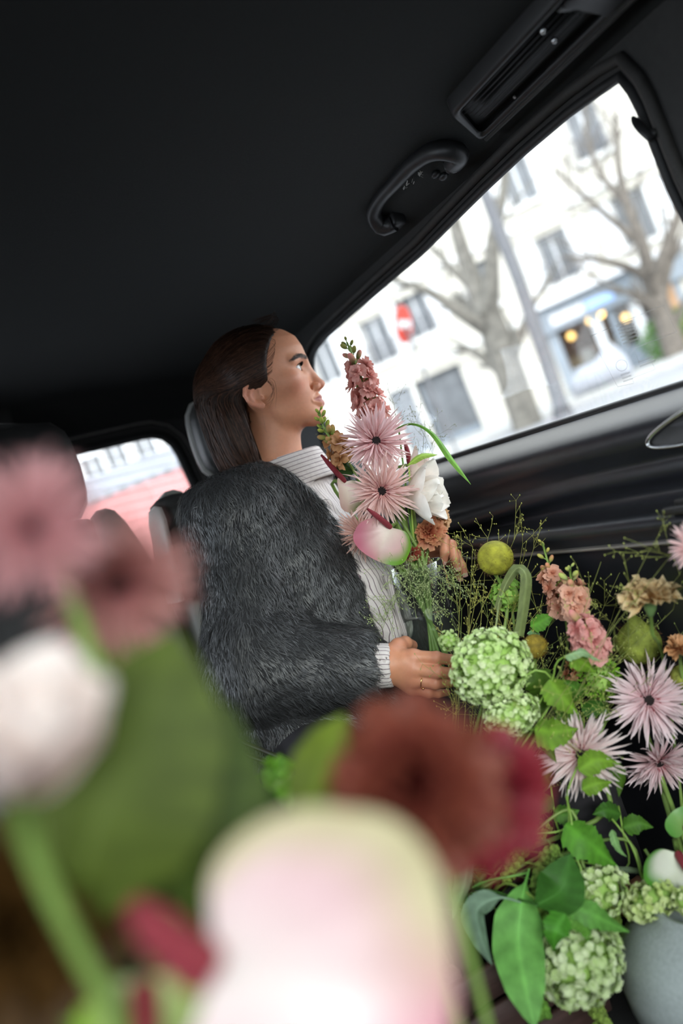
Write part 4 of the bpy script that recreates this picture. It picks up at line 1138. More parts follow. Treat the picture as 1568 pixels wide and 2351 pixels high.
stripe_body = (b[:, 0]*.75+.06*ang)/.0078+fl+b[:, 2]*10
stripe_col = wc/.0072+.15*fl
near_col = np.clip((np.linalg.norm(qc-cn*np.outer(wc, 1), axis=1) < .105)*(wc > -.062), 0, 1)
axr = nrm(RW-RE); u1 = nrm(np.cross(axr, DV)); u2 = np.cross(axr, u1); qa = Vs_-RW; in_cuff = (np.abs(qa@axr+.02) < .04) & (np.linalg.norm(qa-np.outer(qa@axr, axr), axis=1) < .05)
stripe_cuff = np.arctan2(qa@u1, qa@u2)*4.5
axl = nrm(LW-LE); ql = Vs_-LE; in_l = (np.linalg.norm(ql-np.outer(ql@axl, axl), axis=1) < .06) & (b[:, 2] < .0) & (b[:, 1] < .09) & (b[:, 0] > .12)
st_ = np.where(near_col > 0, stripe_col, stripe_body); st_ = np.where(in_cuff, stripe_cuff, st_)
def blouse_mat():
    m, n, l, bs = new_mat('striped_cotton')
    at = n.new('ShaderNodeAttribute'); at.attribute_name = 'stripe'
    fr = n.new('ShaderNodeMath'); fr.operation = 'FRACT'; lt = n.new('ShaderNodeMath'); lt.operation = 'LESS_THAN'; lt.inputs[1].default_value = .15
    mx = n.new('ShaderNodeMix'); mx.data_type = 'RGBA'
    mx.inputs[6].default_value = (.72, .66, .64, 1); mx.inputs[7].default_value = (.17, .12, .14, 1)
    l.new(at.outputs['Fac'], fr.inputs[0]); l.new(fr.outputs[0], lt.inputs[0]); l.new(lt.outputs[0], mx.inputs[0]); l.new(mx.outputs[2], bs.inputs['Base Color'])
    bs.inputs['Roughness'].default_value = .75; bs.inputs['Sheen Weight'].default_value = .15
    t = n.new('ShaderNodeTexNoise'); t.inputs['Scale'].default_value = 45; t.inputs['Detail'].default_value = 4
    co = n.new('ShaderNodeTexCoord'); l.new(co.outputs['Object'], t.inputs['Vector'])
    bp = n.new('ShaderNodeBump'); bp.inputs['Strength'].default_value = .35; bp.inputs['Distance'].default_value = .01
    l.new(t.outputs['Fac'], bp.inputs['Height']); l.new(bp.outputs['Normal'], bs.inputs['Normal'])
blouse_mat()
bl = part('blouse', Vs_, Qs_, 'striped_cotton', wom)
bl['label'] = 'white cotton blouse with thin dark stripes and a stand collar'
at = bl.data.attributes.new('stripe', 'FLOAT', 'POINT'); at.data.foreach_set('value', st_.astype(np.float32))
# narrow brown belt
mat('brown_leather', (.16, .065, .028), .45, var=.2, scale=60)
bc = j(800, 1325, 1.46)
# ------------------------------------------------------------------ fur coat
LAP_T = [-.45, -.22, -.163, -.122, -.05, .04, .10, .145, .20]
LAP_A = [-.060, -.064, -.069, -.070, -.060, -.052, -.055, -.072, -.075]
SLE = RE*.06+RW*.94
def coat_sdf(p):
    b = bloc(p)
    body = torso_sdf(p)-.040
    body = smin(body, ell(p, CH-UPB*.20-LX*.03, (.20, .150, .20), BM), .08)
    body = smin(body, ell(p, PV-UPB*.02-LX*.05, (.195, .15, .18), BM), .06)
    body = smin(body, ell(p, pix(655, 1690, 1.35), (.105, .11, .10), BM), .04)
    body = smin(body, ell(p, pix(640, 1650, 1.38), (.12, .11, .12), BM), .04)
    body = smax(body, b[:, 2]-.185, .03)
    lap = np.interp(b[:, 2], LAP_T, LAP_A).astype(np.float32)
    gap = np.maximum(np.maximum(lap-b[:, 0], b[:, 0]-.058), .020-b[:, 1])
    body = smax(body, -gap, .020)
    body = smax(body, -.385-b[:, 2], .02)
    body = smax(body, .622-p[:, 2], .015)
    s = smin(rcone(p, RS+LX*.015-UPB*.012, RE, .074, .082), rcone(p, RE, SLE, .080, .058), .05)
    ax = nrm(SLE-RE).astype(np.float32); s = smax(s, (p-SLE.astype(np.float32))@ax, .016)
    sl = smin(rcone(p, LS-UPB*.012-LX*.015, LE, .074, .075), rcone(p, LE, LE*.45+LW*.55, .070, .056), .05)
    axl = nrm(LW-LE).astype(np.float32); sl = smax(sl, (p-(LE*.35+LW*.65).astype(np.float32))@axl, .016)
    d = smin(smin(body, s, .010), sl, .02)
    return d+.0045*wob(p, 38, 5)+.0025*wob(p, 90, 6)
lo = np.array([RS, RE, PV, KR]).min(0)-.14; lo[2] = .50; lo[1] = max(lo[1], 1.0); hi = np.array([LS, NB, PV]).max(0)+.14; hi[0] = min(hi[0], .84)
Vf, Qf = nets(coat_sdf, lo, hi, .006)
mat('fur_base', (.020, .020, .021), .9, var=.3, scale=30)
mat('fur_hair', (.05, .05, .052), .42, var=.25, scale=40, spec=.6, attr=True)
coat = part('fur_coat', Vf, Qf, 'fur_base', wom); coat['label'] = 'dark charcoal fur coat, open at the front'
def fur(N=70000, steps=5):
    tri = np.concatenate([Qf[:, [0, 1, 2]], Qf[:, [0, 2, 3]]]); A, B_, C_ = Vf[tri[:, 0]], Vf[tri[:, 1]], Vf[tri[:, 2]]
    ar = np.linalg.norm(np.cross(B_-A, C_-A), axis=1); cen = (A+B_+C_)/3
    vis = (nrm(np.cross(B_-A, C_-A))*nrm(C0-cen)).sum(1); ar = ar*np.where(vis > -.25, 1, .12)
    t = rng.choice(len(tri), N, p=ar/ar.sum()); r1, r2 = np.sqrt(rng.random(N)), rng.random(N)
    P = (A[t]*(1-r1)[:, None]+B_[t]*(r1*(1-r2))[:, None]+C_[t]*(r1*r2)[:, None])
    n = grad(coat_sdf, P.astype(np.float32), .006)
    axf = nrm(SLE-RE); ta = np.clip(((P-RE)@axf)/np.linalg.norm(SLE-RE), 0, 1.2); dist = np.linalg.norm(P-RE-np.outer(np.clip(ta, 0, 1)*np.linalg.norm(SLE-RE), axf), axis=1)
    wf = np.clip((.105-dist)/.02, 0, 1)*np.clip(ta*4, 0, 1)
    flow = (1-wf)[:, None]*np.array([0, 0, -1.0])+wf[:, None]*(axf*.8+np.array([0, 0, -.55]))
    clump = np.stack([wob(P, 60, 20+k) for k in range(3)], 1)
    d = nrm(flow+.45*clump+rng.normal(scale=.22, size=P.shape)); d = nrm(d-n*(d*n).sum(1, keepdims=True))
    Ln = rng.uniform(.012, .024, N)*(1+.25*wob(P, 30, 31)); lf = rng.uniform(.25, .60, N)
    s = np.linspace(0, 1, steps)
    S = P[:, None]-n[:, None]*.002+(d[:, None]*(s*1.0)[None, :, None]+n[:, None]*(lf[:, None]*np.sin(s*2.2)[None])[..., None]*.6)*Ln[:, None, None]
    S += np.array([0, 0, -1])*(s**2)[None, :, None]*.15*Ln[:, None, None]
    V, Q = ribbons(S, rng.uniform(.0007, .0015, N), np.broadcast_to(n[:, None], S.shape))
    tone = rng.uniform(.6, 1.5, N)*(1+.35*wob(P, 26, 40))
    c = np.array([.056, .057, .059])*tone[:, None]
    cc = c[:, None]*np.interp(s, [0, .5, 1], [1.0, 1.0, 1.0])[None, :, None]
    o = part('fur', V, Q, 'fur_hair', coat, np.repeat(cc.reshape(-1, 3), 2, 0)); o['kind'] = 'stuff'
fur()
# dark trousers and shoes, mostly out of sight below the flowers
def trouser_sdf(p):
    g = smin(rcone(p, HR_, KR, .094, .068), rcone(p, KR, AR, .066, .056), .04); g2 = smin(rcone(p, HL_, KL, .094, .068), rcone(p, KL, AL, .066, .056), .04)
    d = smin(smin(g, g2, .03), ell(p, PV, (.172, .124, .10), BM), .05); d = smax(d, .455-p[:, 2], .01); return d+.003*wob(p, 40, 2)
mat('dark_wool', (.022, .020, .024), .9, var=.2, scale=80); mat('black_leather', (.012, .011, .011), .35, var=.2, scale=60)
Vt, Qt = nets(trouser_sdf, (min(AR[0], HR_[0])-.15, KR[1]-.12, .40), (max(AL[0], HL_[0])+.15, PV[1]+.16, .90), .009)
Vt[:, 0] = np.minimum(Vt[:, 0], .785)
part('trousers', Vt, Qt, 'dark_wool', wom)
for A_, dx, tl in ((AR, -.01, .13), (AL, .045, .095)):
    def shoe(p): return smax(smin(rcone(p, A_+np.array([0, .03, -.01]), A_+np.array([dx, -tl, -.035]), .044, .034), rcone(p, A_+np.array([0, .02, .0]), A_+np.array([0, .02, .06]), .044, .040), .03), .351-p[:, 2], .006)
    V, Q = nets(shoe, A_+np.array([-.09, -.22, -.09]), A_+np.array([.09, .11, .13]), .007); part('shoe', V, Q, 'black_leather', wom)
# ------------------------------------------------------------------ flower kit
rnd = random.Random(7)
def lin(*c): return np.array([(v/12.92 if v <= .04045 else ((v+.055)/1.055)**2.4) for v in c])
def srgb(h): return lin(*[int(h[i:i+2], 16)/255 for i in (0, 2, 4)])
for nm in ('petal', 'leaf'):
    mat(nm+'_skin', (1, 1, 1), .5, var=.10 if nm == 'petal' else .22, scale=60, spec=.35 if nm == 'petal' else .2, attr=True, trans=.30 if nm == 'petal' else .25)
mat('waxy_petal', (1, 1, 1), .34, var=.06, scale=30, spec=.6, attr=True, trans=.12, bump=.25, bscale=60)
mat('stem_skin', (1, 1, 1), .5, var=.15, scale=40, attr=True)
mat('disc_dark', (.012, .006, .006), .9, var=.4, scale=500, bump=.6, bscale=900)
mat('fuzzy', (1, 1, 1), .85, var=.15, scale=200, attr=True)
mat('pod_skin', (1, 1, 1), .8, var=.42, scale=95, attr=True, bump=.5, bscale=260)
GREEN = srgb('5c7a35'); STEMG = srgb('7d9a4c'); DARKG = srgb('33561f'); LEAFG = srgb('4f9430'); LIME = srgb('b4d06a')
def strip(L, W, nu=7, nv=3, wf=None, fold=.0, curl=.0, cup=.0, twist=0.0, c0=None, c1=None, ruffle=0.0, rf=3, seed=0):
    """a petal or leaf along +X with normal +Z"""
    s = np.linspace(0, 1, nu); v = np.linspace(-1, 1, nv)
    w = W*(wf(s) if wf else np.sin(math.pi*np.clip(s*.92+.08, 0, 1)**.8))
    X = np.repeat((s*L)[:, None], nv, 1); Y = w[:, None]*v[None]
    Z = fold*np.abs(v)[None]*w[:, None]+curl*L*(s**2)[:, None]+cup*(v**2)[None]*w[:, None]
    if ruffle: Z = Z+ruffle*L*np.sin(v*rf*math.pi+seed)[None]*(s**1.5)[:, None]; X = X+ruffle*L*.6*np.cos(v*rf*math.pi*1.7+seed*2)[None]*(s**3)[:, None]
    if twist:
        a = twist*s[:, None]; Y, Z = Y*np.cos(a)-Z*np.sin(a)*.5, Z+Y*np.sin(a)
    V = np.stack([X, Y, Z], -1).reshape(-1, 3)
    col = None
    if c0 is not None:
        t = (s**.8)[:, None, None]; col = np.broadcast_to((1-t)*np.asarray(c0)+t*np.asarray(c1), (nu, nv, 3)).reshape(-1, 3)
    return V, grid_faces(nu, nv), col
def strip_mesh(name, m, **k):
    V, f, c = strip(**k); return mesh_data(name, V, f, MATS[m], c)
def RM(az, el, r=0.0, s=1.0, roll=0.0, z=0.0):
    return Matrix.Translation((0, 0, z)) @ Matrix.Rotation(az, 4, 'Z') @ Matrix.Rotation(-el, 4, 'Y') @ Matrix.Translation((r, 0, 0)) @ Matrix.Rotation(roll, 4, 'X') @ Matrix.Scale(s, 4)
CUR_STEM = [STEMG]
def stem_part(parent, pts, r0, r1=None, col=None, name='stem', n=8, k=22):
    col = CUR_STEM[0] if col is None else col
    P = smooth_path(pts, k); V, f = tube(P, np.linspace(r0, r1 or r0, k), n)
    return part(name, V, f, 'stem_skin', parent, np.tile(col, (len(V), 1)))
def flower(name, label, cat, P, N, group, up=UC): return thing(name, label, cat, P, basis(N, up), group)

GP = {}
def gerbera(P, N, R, label, group, stem, c_in='e0a5a4', c_out='f0d5d6', seed=0, eye=1.0, full=1.0):
    t = flower('gerbera', label, 'flower', P, N, group); rr_ = random.Random(seed)
    key = (c_in, c_out)
    if key not in GP:
        GP[key] = [strip_mesh('petal', 'petal_skin', L=1.0, W=w, nu=8, nv=3, wf=lambda s: np.interp(s, [0, .15, .55, .85, 1], [.35, .7, 1, .6, .06]), fold=fo, curl=cu, twist=tw, c0=srgb(c_in), c1=srgb(c_out))
                   for w, fo, cu, tw in ((.050, .5, -.14, .3), (.058, .6, .12, -.4), (.044, .4, -.34, .9), (.054, -.5, .24, -1.0), (.048, .6, -.04, .3), (.044, .5, .40, 1.4))]
    for nl, L, el, r0 in ((46, 1.0, .08, .16), (44, .91, .24, .15), (38, .76, .42, .14), (20, .52, .70, .14)):
        for k in range(int(nl*full)):
            az = 2*math.pi*(k+rr_.uniform(-.35, .35))/nl; s = R*(L-.10)*rr_.uniform(.84, 1.06)
            M = RM(az, el+rr_.gauss(0, .11), R*r0, 1, rr_.gauss(0, .35), R*.02*(el > .2)); M = M @ Matrix.Scale(s, 4)
            obj('petal', rr_.choice(GP[key]), t, M)
    # ring of short florets round the eye, then the dark eye
    mb = MB()
    for k in range(150):
        az = rr_.uniform(0, 6.283); q = rr_.uniform(.12, .30)*R; el = rr_.uniform(.5, 1.2); L = R*rr_.uniform(.07, .13)
        V, f, _ = strip(L, R*.016, 4, 3, fold=.5); V = xform(V, RM(az, el, 0, 1)) + np.array([q*math.cos(az), q*math.sin(az), R*.05+(.30*R-q)*.25])
        c = srgb('9c4450')*(1-q/R/.30)+srgb('cf868a')*(q/R/.30)
        mb.add(V, f, c)
    mb.build('floret_ring', 'petal_skin', t, local=True)['kind'] = 'stuff'
    V, f = lathe([(0, R*.10), (R*.06*eye, R*.105), (R*.11*eye, R*.095), (R*.142*eye, R*.06), (R*.148*eye, 0)], 18); part('eye', V, f, 'disc_dark', t, local=True)
    V, f = lathe([(R*.30, 0), (R*.24, -R*.05), (R*.14, -R*.14), (R*.05, -R*.17)], 16); part('calyx', V, f, 'stem_skin', t, np.tile(GREEN, (len(V), 1)), local=True)
    p0 = np.asarray(P)-nrm(N)*R*.14
    stem_part(t, [p0, p0-nrm(N)*R*.5]+[np.asarray(q) for q in stem], .0032, .0036)
    return t

FLO = {}
def floret_mesh(c0, c1, seed):
    key = (c0, c1, seed)
    if key in FLO: return FLO[key]
    r_ = random.Random(seed); mb = MB()
    for ly, (n, el, L) in enumerate(((5, .15, 1.0), (5, .65, .8), (4, 1.15, .55))):
        for k in range(n):
            V, f, c = strip(L, .46*L, 5, 5, wf=lambda s: np.interp(s, [0, .25, .6, .9, 1], [.25, .55, .95, 1.0, .8]), cup=.25, curl=-.25+.15*ly, ruffle=.10, rf=2, seed=r_.uniform(0, 6), c0=srgb(c0), c1=srgb(c1))
            mb.add(xform(V, RM(2*math.pi*(k+.5*ly+r_.uniform(-.2, .2))/n, el+r_.gauss(0, .15))), f, c)
    FLO[key] = mesh_data('floret', mb.verts(), mb.F, MATS['petal_skin'], np.concatenate(mb.C)); return FLO[key]
def bud_mesh(c0, c1):
    key = ('bud', c0, c1)
    if key not in FLO:
        V, f = ball((0, 0, .5), (.30, .30, .55), 8, 7); t = np.clip(V[:, 2:3], 0, 1); FLO[key] = mesh_data('bud', V, f, MATS['fuzzy'], srgb(c0)*(1-t)+srgb(c1)*t)
    return FLO[key]
def stock(pts, label, group, florets, c0, c1, size=.012, seed=0, buds=9, extra_stem=None, bud_cols=('7c8a3c', 'c9b56a'), t0=.0, t1=.72):
    """flower spike along pts (base to tip): ruffled florets below, closed buds towards the tip"""
    P = smooth_path(pts, 40); t = thing('stock_spike', label, 'flower', P[0], group=group); r_ = random.Random(seed)
    T, N, B = frames(P)
    full = smooth_path(([np.asarray(q) for q in extra_stem] if extra_stem else [])+list(pts), 40)
    V, f = tube(full, np.linspace(.003, .0016, 40), 8); part('stem', V, f, 'stem_skin', t, np.tile(STEMG, (len(V), 1)))
    Mi = wmat(t).inverted()
    for k in range(florets):
        u = t0+(t1-t0)*(k/(max(1, florets-1))); i = min(39, int(u*39)); az = k*2.4+r_.uniform(-.4, .4); s = size*(1.08-.35*u)*r_.uniform(.85, 1.12)
        d = nrm(math.cos(az)*N[i]+math.sin(az)*B[i]+.55*T[i]); q = P[i]+d*s*.9
        M = Mi @ (Matrix.Translation(Vector(q)) @ basis(d).to_4x4() @ Matrix.Rotation(r_.uniform(0, 6), 4, 'Z') @ Matrix.Scale(s, 4))
        fl = obj('floret', floret_mesh(c0, c1, r_.randrange(5)), t, M)
        V, f = tube([P[i], q-d*s*.2], [.0010, .0022], 6); part('sepal', V, f, 'stem_skin', t, np.tile(srgb('7f8f45'), (len(V), 1)))
    for k in range(buds):
        u = t1+(1-t1)*(k/max(1, buds-1)); i = min(39, int(u*39)); az = k*2.4; s = size*(.95-.5*(u-t1)/(1-t1+1e-6))*r_.uniform(.8, 1.1)
        d = nrm(math.cos(az)*N[i]+math.sin(az)*B[i]+1.0*T[i]); q = P[i]+d*s*.55
        M = Mi @ (Matrix.Translation(Vector(q)) @ basis(d).to_4x4() @ Matrix.Scale(s, 4))
        obj('bud', bud_mesh(bud_cols[0], c0 if (k < buds*.35) else bud_cols[1]), t, M)
        V, f = tube([P[i], q], [.0008, .0010], 5); part('bud_stalk', V, f, 'stem_skin', t, np.tile(STEMG, (len(V), 1)))
    return t
def anthurium(base, tip, N, width, label, group, stem, spadix, cols=('d98d9c', 'efe3d6', '7ea03c', 'c95f78'), side=1, cup=.10, roll_edge=.0, srad=.0055):
    """waxy heart: base = notch where the spike starts, tip = far end; cols = body, centre, edge green, tip"""
    base = np.asarray(base); tip = np.asarray(tip); ax = tip-base; L = np.linalg.norm(ax); y = nrm(ax); z = nrm(np.asarray(N)-y*(np.asarray(N)@y)); x = np.cross(y, z)
    M = Matrix(((x[0], y[0], z[0]), (x[1], y[1], z[1]), (x[2], y[2], z[2])))
    t = thing('anthurium', label, 'flower', base, M, group)
    na, nr = 60, 13; V, C = [], []
    body, cen, edge, tipc = [srgb(c) for c in cols]
    for i in range(na):
        a = 2*math.pi*i/na; cx = .5*width*(math.sin(a)**1)*(1.0+.10*abs(math.cos(a))); cy = L*(.42-.55*math.cos(a)-.05*math.cos(2*a))
        dn = math.exp(-((a if a < math.pi else 2*math.pi-a)/.36)**2); cy += dn*L*.19
        for k in range(nr):
            s = k/(nr-1); px_, py_ = cx*s, cy*s+0*(1-s)
            u, v = px_/(width*.5), py_/L
            zz = cup*L*(u*u)+.10*L*math.sin(v*2.2)*.5-.16*L*max(0, v)**2+roll_edge*L*(s**4)*(abs(u)**.5)
            zz += .010*L*math.cos(a*9)*s*s*.6
            V.append((px_, py_, zz))
            g = np.clip((s-.62)/.3, 0, 1)*np.clip((side*u+.10)/.6, 0, 1)**1.2
            c = cen*(1-np.clip(abs(u)*1.1+v*.5-.12, 0, 1))+body*np.clip(abs(u)*1.1+v*.5-.12, 0, 1)
            c = c*(1-np.clip((v-.55)/.5, 0, 1)*.8)+tipc*np.clip((v-.55)/.5, 0, 1)*.8
            c = c*(1-np.clip(side*u*.9, 0, 1)*.7)+cen*np.clip(side*u*.9, 0, 1)*.7
            C.append(c*(1-g)+edge*g)
    f = [(i*nr+k, ((i+1) % na)*nr+k, ((i+1) % na)*nr+k+1, i*nr+k+1) for i in range(na) for k in range(nr-1)]
    part('spathe', V, f, 'waxy_petal', t, np.array(C), local=True)
    S = smooth_path([base]+[np.asarray(q) for q in spadix], 16)
    r = srad*np.interp(np.linspace(0, 1, 16), [0, .1, .7, 1], [.75, 1, .85, .35]); V, f = tube(S, r, 12)
    mat('spadix_red', tuple(srgb('8c2a36')), .6, var=.25, scale=700, bump=.8, bscale=1400); part('spadix', V, f, 'spadix_red', t)
    stem_part(t, [base-z*.002, base-z*.03-y*.01]+[np.asarray(q) for q in stem], .0030, .0034)
    return t
def tulip(P, N, R, label, group, stem, cols=('f3e2d6', 'fbf7f0'), n=(5, 5, 3), openn=.7, seed=0, name='tulip'):
    t = flower(name, label, 'flower', P, N, group); r_ = random.Random(seed)
    for ly, cnt in enumerate(n):
        for k in range(cnt):
            L = R*(1.25-.12*ly)*r_.uniform(.92, 1.08)
            V, f, c = strip(L, L*.42, 9, 7, wf=lambda s: np.interp(s, [0, .2, .5, .75, .92, 1], [.25, .75, 1, .92, .5, .12]), cup=.45, curl=.30+.1*ly, ruffle=.02, rf=1.5, seed=r_.uniform(0, 6), c0=srgb(cols[0]), c1=srgb(cols[1]))
            me = mesh_data('petal', V, f, MATS['petal_skin'], c)
            obj('petal', me, t, RM(2*math.pi*(k+.5*ly+r_.uniform(-.15, .15))/cnt, openn*(.55+.35*ly)+r_.gauss(0, .08), R*.06, 1, r_.gauss(0, .15)))
    V, f = ball((0, 0, R*.12), (R*.08, R*.08, R*.16), 8, 6); part('pistil', V, f, 'stem_skin', t, np.tile(srgb('b5a94a'), (len(V), 1)), local=True)
    p0 = np.asarray(P); stem_part(t, [p0, p0-nrm(N)*R*.5]+[np.asarray(q) for q in stem], .0032)
    return t
def carnation(P, N, R, label, group, stem, c0, c1, seed=0, n=34, flat=.35, name='carnation', calyx=True, edge=None):
    t = flower(name, label, 'flower', P, N, group); r_ = random.Random(seed); ms = []
    for k in range(5):
        V, f, c = strip(1, .55, 6, 9, wf=lambda s: np.interp(s, [0, .3, .6, 1], [.10, .25, .75, 1.0]), curl=-.15, ruffle=.13, rf=3.2, seed=r_.uniform(0, 6), c0=srgb(c0), c1=srgb(c1))
        if edge is not None:
            s = np.repeat(np.linspace(0, 1, 6), 9); m = np.clip((s-.7)/.3, 0, 1)[:, None]; c = c*(1-m)+srgb(edge)*m
        ms.append(mesh_data('petal', V, f, MATS['petal_skin'], c))
    for k in range(n):
        u = (k+.5)/n; el = math.pi/2*(1-u**.75)+flat*(u-.4); obj('petal', r_.choice(ms), t, RM(k*2.39996, el+r_.gauss(0, .12), R*.02, 1, r_.gauss(0, .5)) @ Matrix.Scale(R*(.78+.25*u)*r_.uniform(.85, 1.1), 4))
    if calyx:
        V, f = lathe([(R*.30, R*.10), (R*.27, -R*.05), (R*.22, -R*.35), (R*.10, -R*.62), (R*.03, -R*.66)], 12); part('calyx', V, f, 'stem_skin', t, np.tile(srgb('5f7a4a'), (len(V), 1)), local=True)
    p0 = np.asarray(P)-nrm(N)*R*(.6 if calyx else .1); stem_part(t, [p0, p0-nrm(N)*R*.6]+[np.asarray(q) for q in stem], .0024)
    return t
def snowball(P, R, label, group, stem, c0='86b53a', c1='dcebb0', n=170, squash=(1, 1, 1), seed=0, fs=.085, cap=-1.0, name='viburnum', N=None, moss=False):
    """a head of many tiny five-petalled florets"""
    t = thing(name, label, 'flower', P, group=group); r_ = np.random.default_rng(seed); mb = MB()
    for k in range(n):
        z = 1-2*(k+.5)/n; ph = k*2.39996; d = np.array([math.sqrt(1-z*z)*math.cos(ph), math.sqrt(1-z*z)*math.sin(ph), z]); d = nrm(d+r_.normal(scale=.10, size=3))
        if N is not None and d@nrm(N) < cap: continue
        p = d*R*np.asarray(squash)*(r_.uniform(.86, 1.04)); s = R*fs*r_.uniform(.8, 1.3)*(1.0)
        B_ = basis(nrm(d+r_.normal(scale=.35, size=3))); tone = r_.uniform(.25, 1)
        for q in range(5 if not moss else 4):
            V, f, _ = strip(s*1.35, s*.72, 3, 3, wf=lambda x: np.array([.4, 1.0, .55]) if not moss else np.array([.5, .8, .1]), cup=.35, curl=.25 if not moss else .9)
            V = xform(V, RM(q*1.2566+r_.uniform(-.2, .2), .25 if not moss else .8)); V = V@np.array(B_).T+p
            c = srgb(c0)*(1-tone*.8)+srgb(c1)*tone*.8; tt = np.repeat([0.0, .6, 1], 3)[:, None]; mb.add(V, f, c*np.ones_like(tt))
        if k % 3 == 0:
            V, f = tube([d*R*.3, p], [.0006, .0005], 4, caps=False); mb.add(V, f, srgb('7fa042'))
    mb.build('floret_cluster', 'petal_skin', t, local=True)['kind'] = 'stuff'
    V, f = ball((0, 0, 0), np.asarray(squash)*R*.74, 14, 10); part('core', V, f, 'fuzzy', t, np.tile(srgb('9cc060'), (len(V), 1)), local=True)
    if stem: stem_part(t, [np.asarray(P)]+[np.asarray(q) for q in stem], .0022)
    return t
def balloon(P, R, label, group, stem, c='a8a632', nub=False, seed=0, N=UC):
    t = flower('balloon_pod', label, 'seed pod', P, N, group); r_ = np.random.default_rng(seed)
    V, f = ball((0, 0, 0), (R, R, R*.96), 26, 18); n = nrm(V); V = V*(1+.022*np.sin(7*np.arctan2(n[:, 1], n[:, 0]))[:, None]*(1-n[:, 2:3]**2)+.015*wob(V/R, 6, seed)[:, None])
    if nub: V[:, 2] += R*.55*np.exp(-((np.hypot(n[:, 0], n[:, 1]))/.33)**2)*(n[:, 2] > 0)
    cc = srgb(c)[None]*(.75+.35*np.clip(.5+.5*n[:, 2:3], 0, 1)*0+.25*wob(V/R, 5, seed+1)[:, None]); part('pod', V, f, 'pod_skin', t, np.clip(cc, .01, 1), local=True)
    k = 420; d = nrm(r_.normal(size=(k, 3))); p0 = d*R*.98; p1 = d*R*1.12+r_.normal(scale=R*.05, size=(k, 3)); S = np.stack([p0, (p0+p1)/2+r_.normal(scale=R*.01, size=(k, 3)), p1], 1)
    V, Q = ribbons(S, .0004, np.broadcast_to(np.cross(d, [0.3, .5, .8])[:, None], S.shape)); part('bristles', V, Q, 'fuzzy', t, np.tile(srgb('5a3d1c'), (len(V), 1)), local=True)['kind'] = 'stuff'
    p0 = np.asarray(P)-nrm(N)*R*.9; stem_part(t, [p0]+[np.asarray(q) for q in stem], .0028)
    return t
def blade(name, label, pts, W, N, col=LEAFG, group=None, cat='leaf', wf=None, fold=.25, n=22, c1=None, nv=7, serr=0.0, parent=None, seed=0, wave=.0, veins=True, stem=None):
    """a leaf along a path; N = side its face looks to"""
    P = smooth_path(pts, n); T = nrm(np.gradient(P, axis=0)); N = np.asarray(N, float); Bn = nrm(np.cross(T, N)); Nn = np.cross(Bn, T)
    s = np.linspace(0, 1, n); w = W*(wf(s) if wf else np.interp(s, [0, .06, .25, .5, .75, .92, 1], [.08, .25, .85, 1, .75, .3, .02]))
    if serr: w = w*(1-serr*(np.arange(n) % 2))
    v = np.linspace(-1, 1, nv)
    V = P[:, None]+Bn[:, None]*(w[:, None]*v[None])[..., None]-Nn[:, None]*(fold*w[:, None]*np.abs(v)[None]+wave*W*np.sin(s*9+seed)[:, None]*v[None]**2)[..., None]
    c = np.tile(np.asarray(col), (n, nv, 1))*np.linspace(1, 1, n)[:, None, None]
    if c1 is not None: c = c*(1-s[:, None, None])+np.asarray(c1)*s[:, None, None]
    c = c*(1+.35*np.exp(-(v/.12)**2))[None, :, None]*(1+.20*np.sin(s[:, None]*46-np.abs(v)[None]*5)[..., None]*np.abs(v)[None, :, None] if veins else 1)
    args = (V.reshape(-1, 3), grid_faces(n, nv), 'leaf_skin')
    if parent is not None: return part(name, *args, parent, c.reshape(-1, 3))
    t = thing(name, label, cat, P[0], group=group); part('leaf_blade', *args, t, c.reshape(-1, 3))
    if stem is not None: stem_part(t, [P[1]]+[np.asarray(q) for q in stem], .0016, .0022, np.asarray(col)*1.1)
    V2, f2 = tube(P+Nn*-.0006, np.linspace(.0011, .0004, n), 5); part('midrib', V2, f2, 'stem_skin', t, np.tile(np.asarray(col)*1.5, (len(V2), 1)))
    return t
LOBE = lambda s: np.interp(s, [0, .05, .14, .22, .30, .42, .50, .58, .70, .80, .90, 1], [.1, .55, .95, .80, .98, 1.0, .72, .80, .52, .42, .2, .02])
SPRIG_ROOT = [None]
def sprig(label, stem_pts, leaves, group='viburnum leaf sprigs', col=LEAFG, r=.0018):
    """a stalk with lobed leaves: leaves = list of (path, width, facing, colour)"""
    t = thing('leaf_sprig', label, 'foliage', stem_pts[0], group=group)
    root = SPRIG_ROOT[0]
    lowest = stem_pts if stem_pts[0][2] < stem_pts[-1][2] else stem_pts[::-1]
    stem_part(t, ([root+np.array([0, 0, -.05]), root*.5+np.asarray(lowest[0])*.5+np.array([0, 0, .02])] if root is not None else [])+list(lowest), r, r*.7, srgb('86a84a'), k=30)
    for i, (pts, W, N, c) in enumerate(leaves): blade('leaf', None, pts, W, N, c, parent=t, wf=LOBE, serr=.10, n=26, wave=.12, seed=i)
    return t
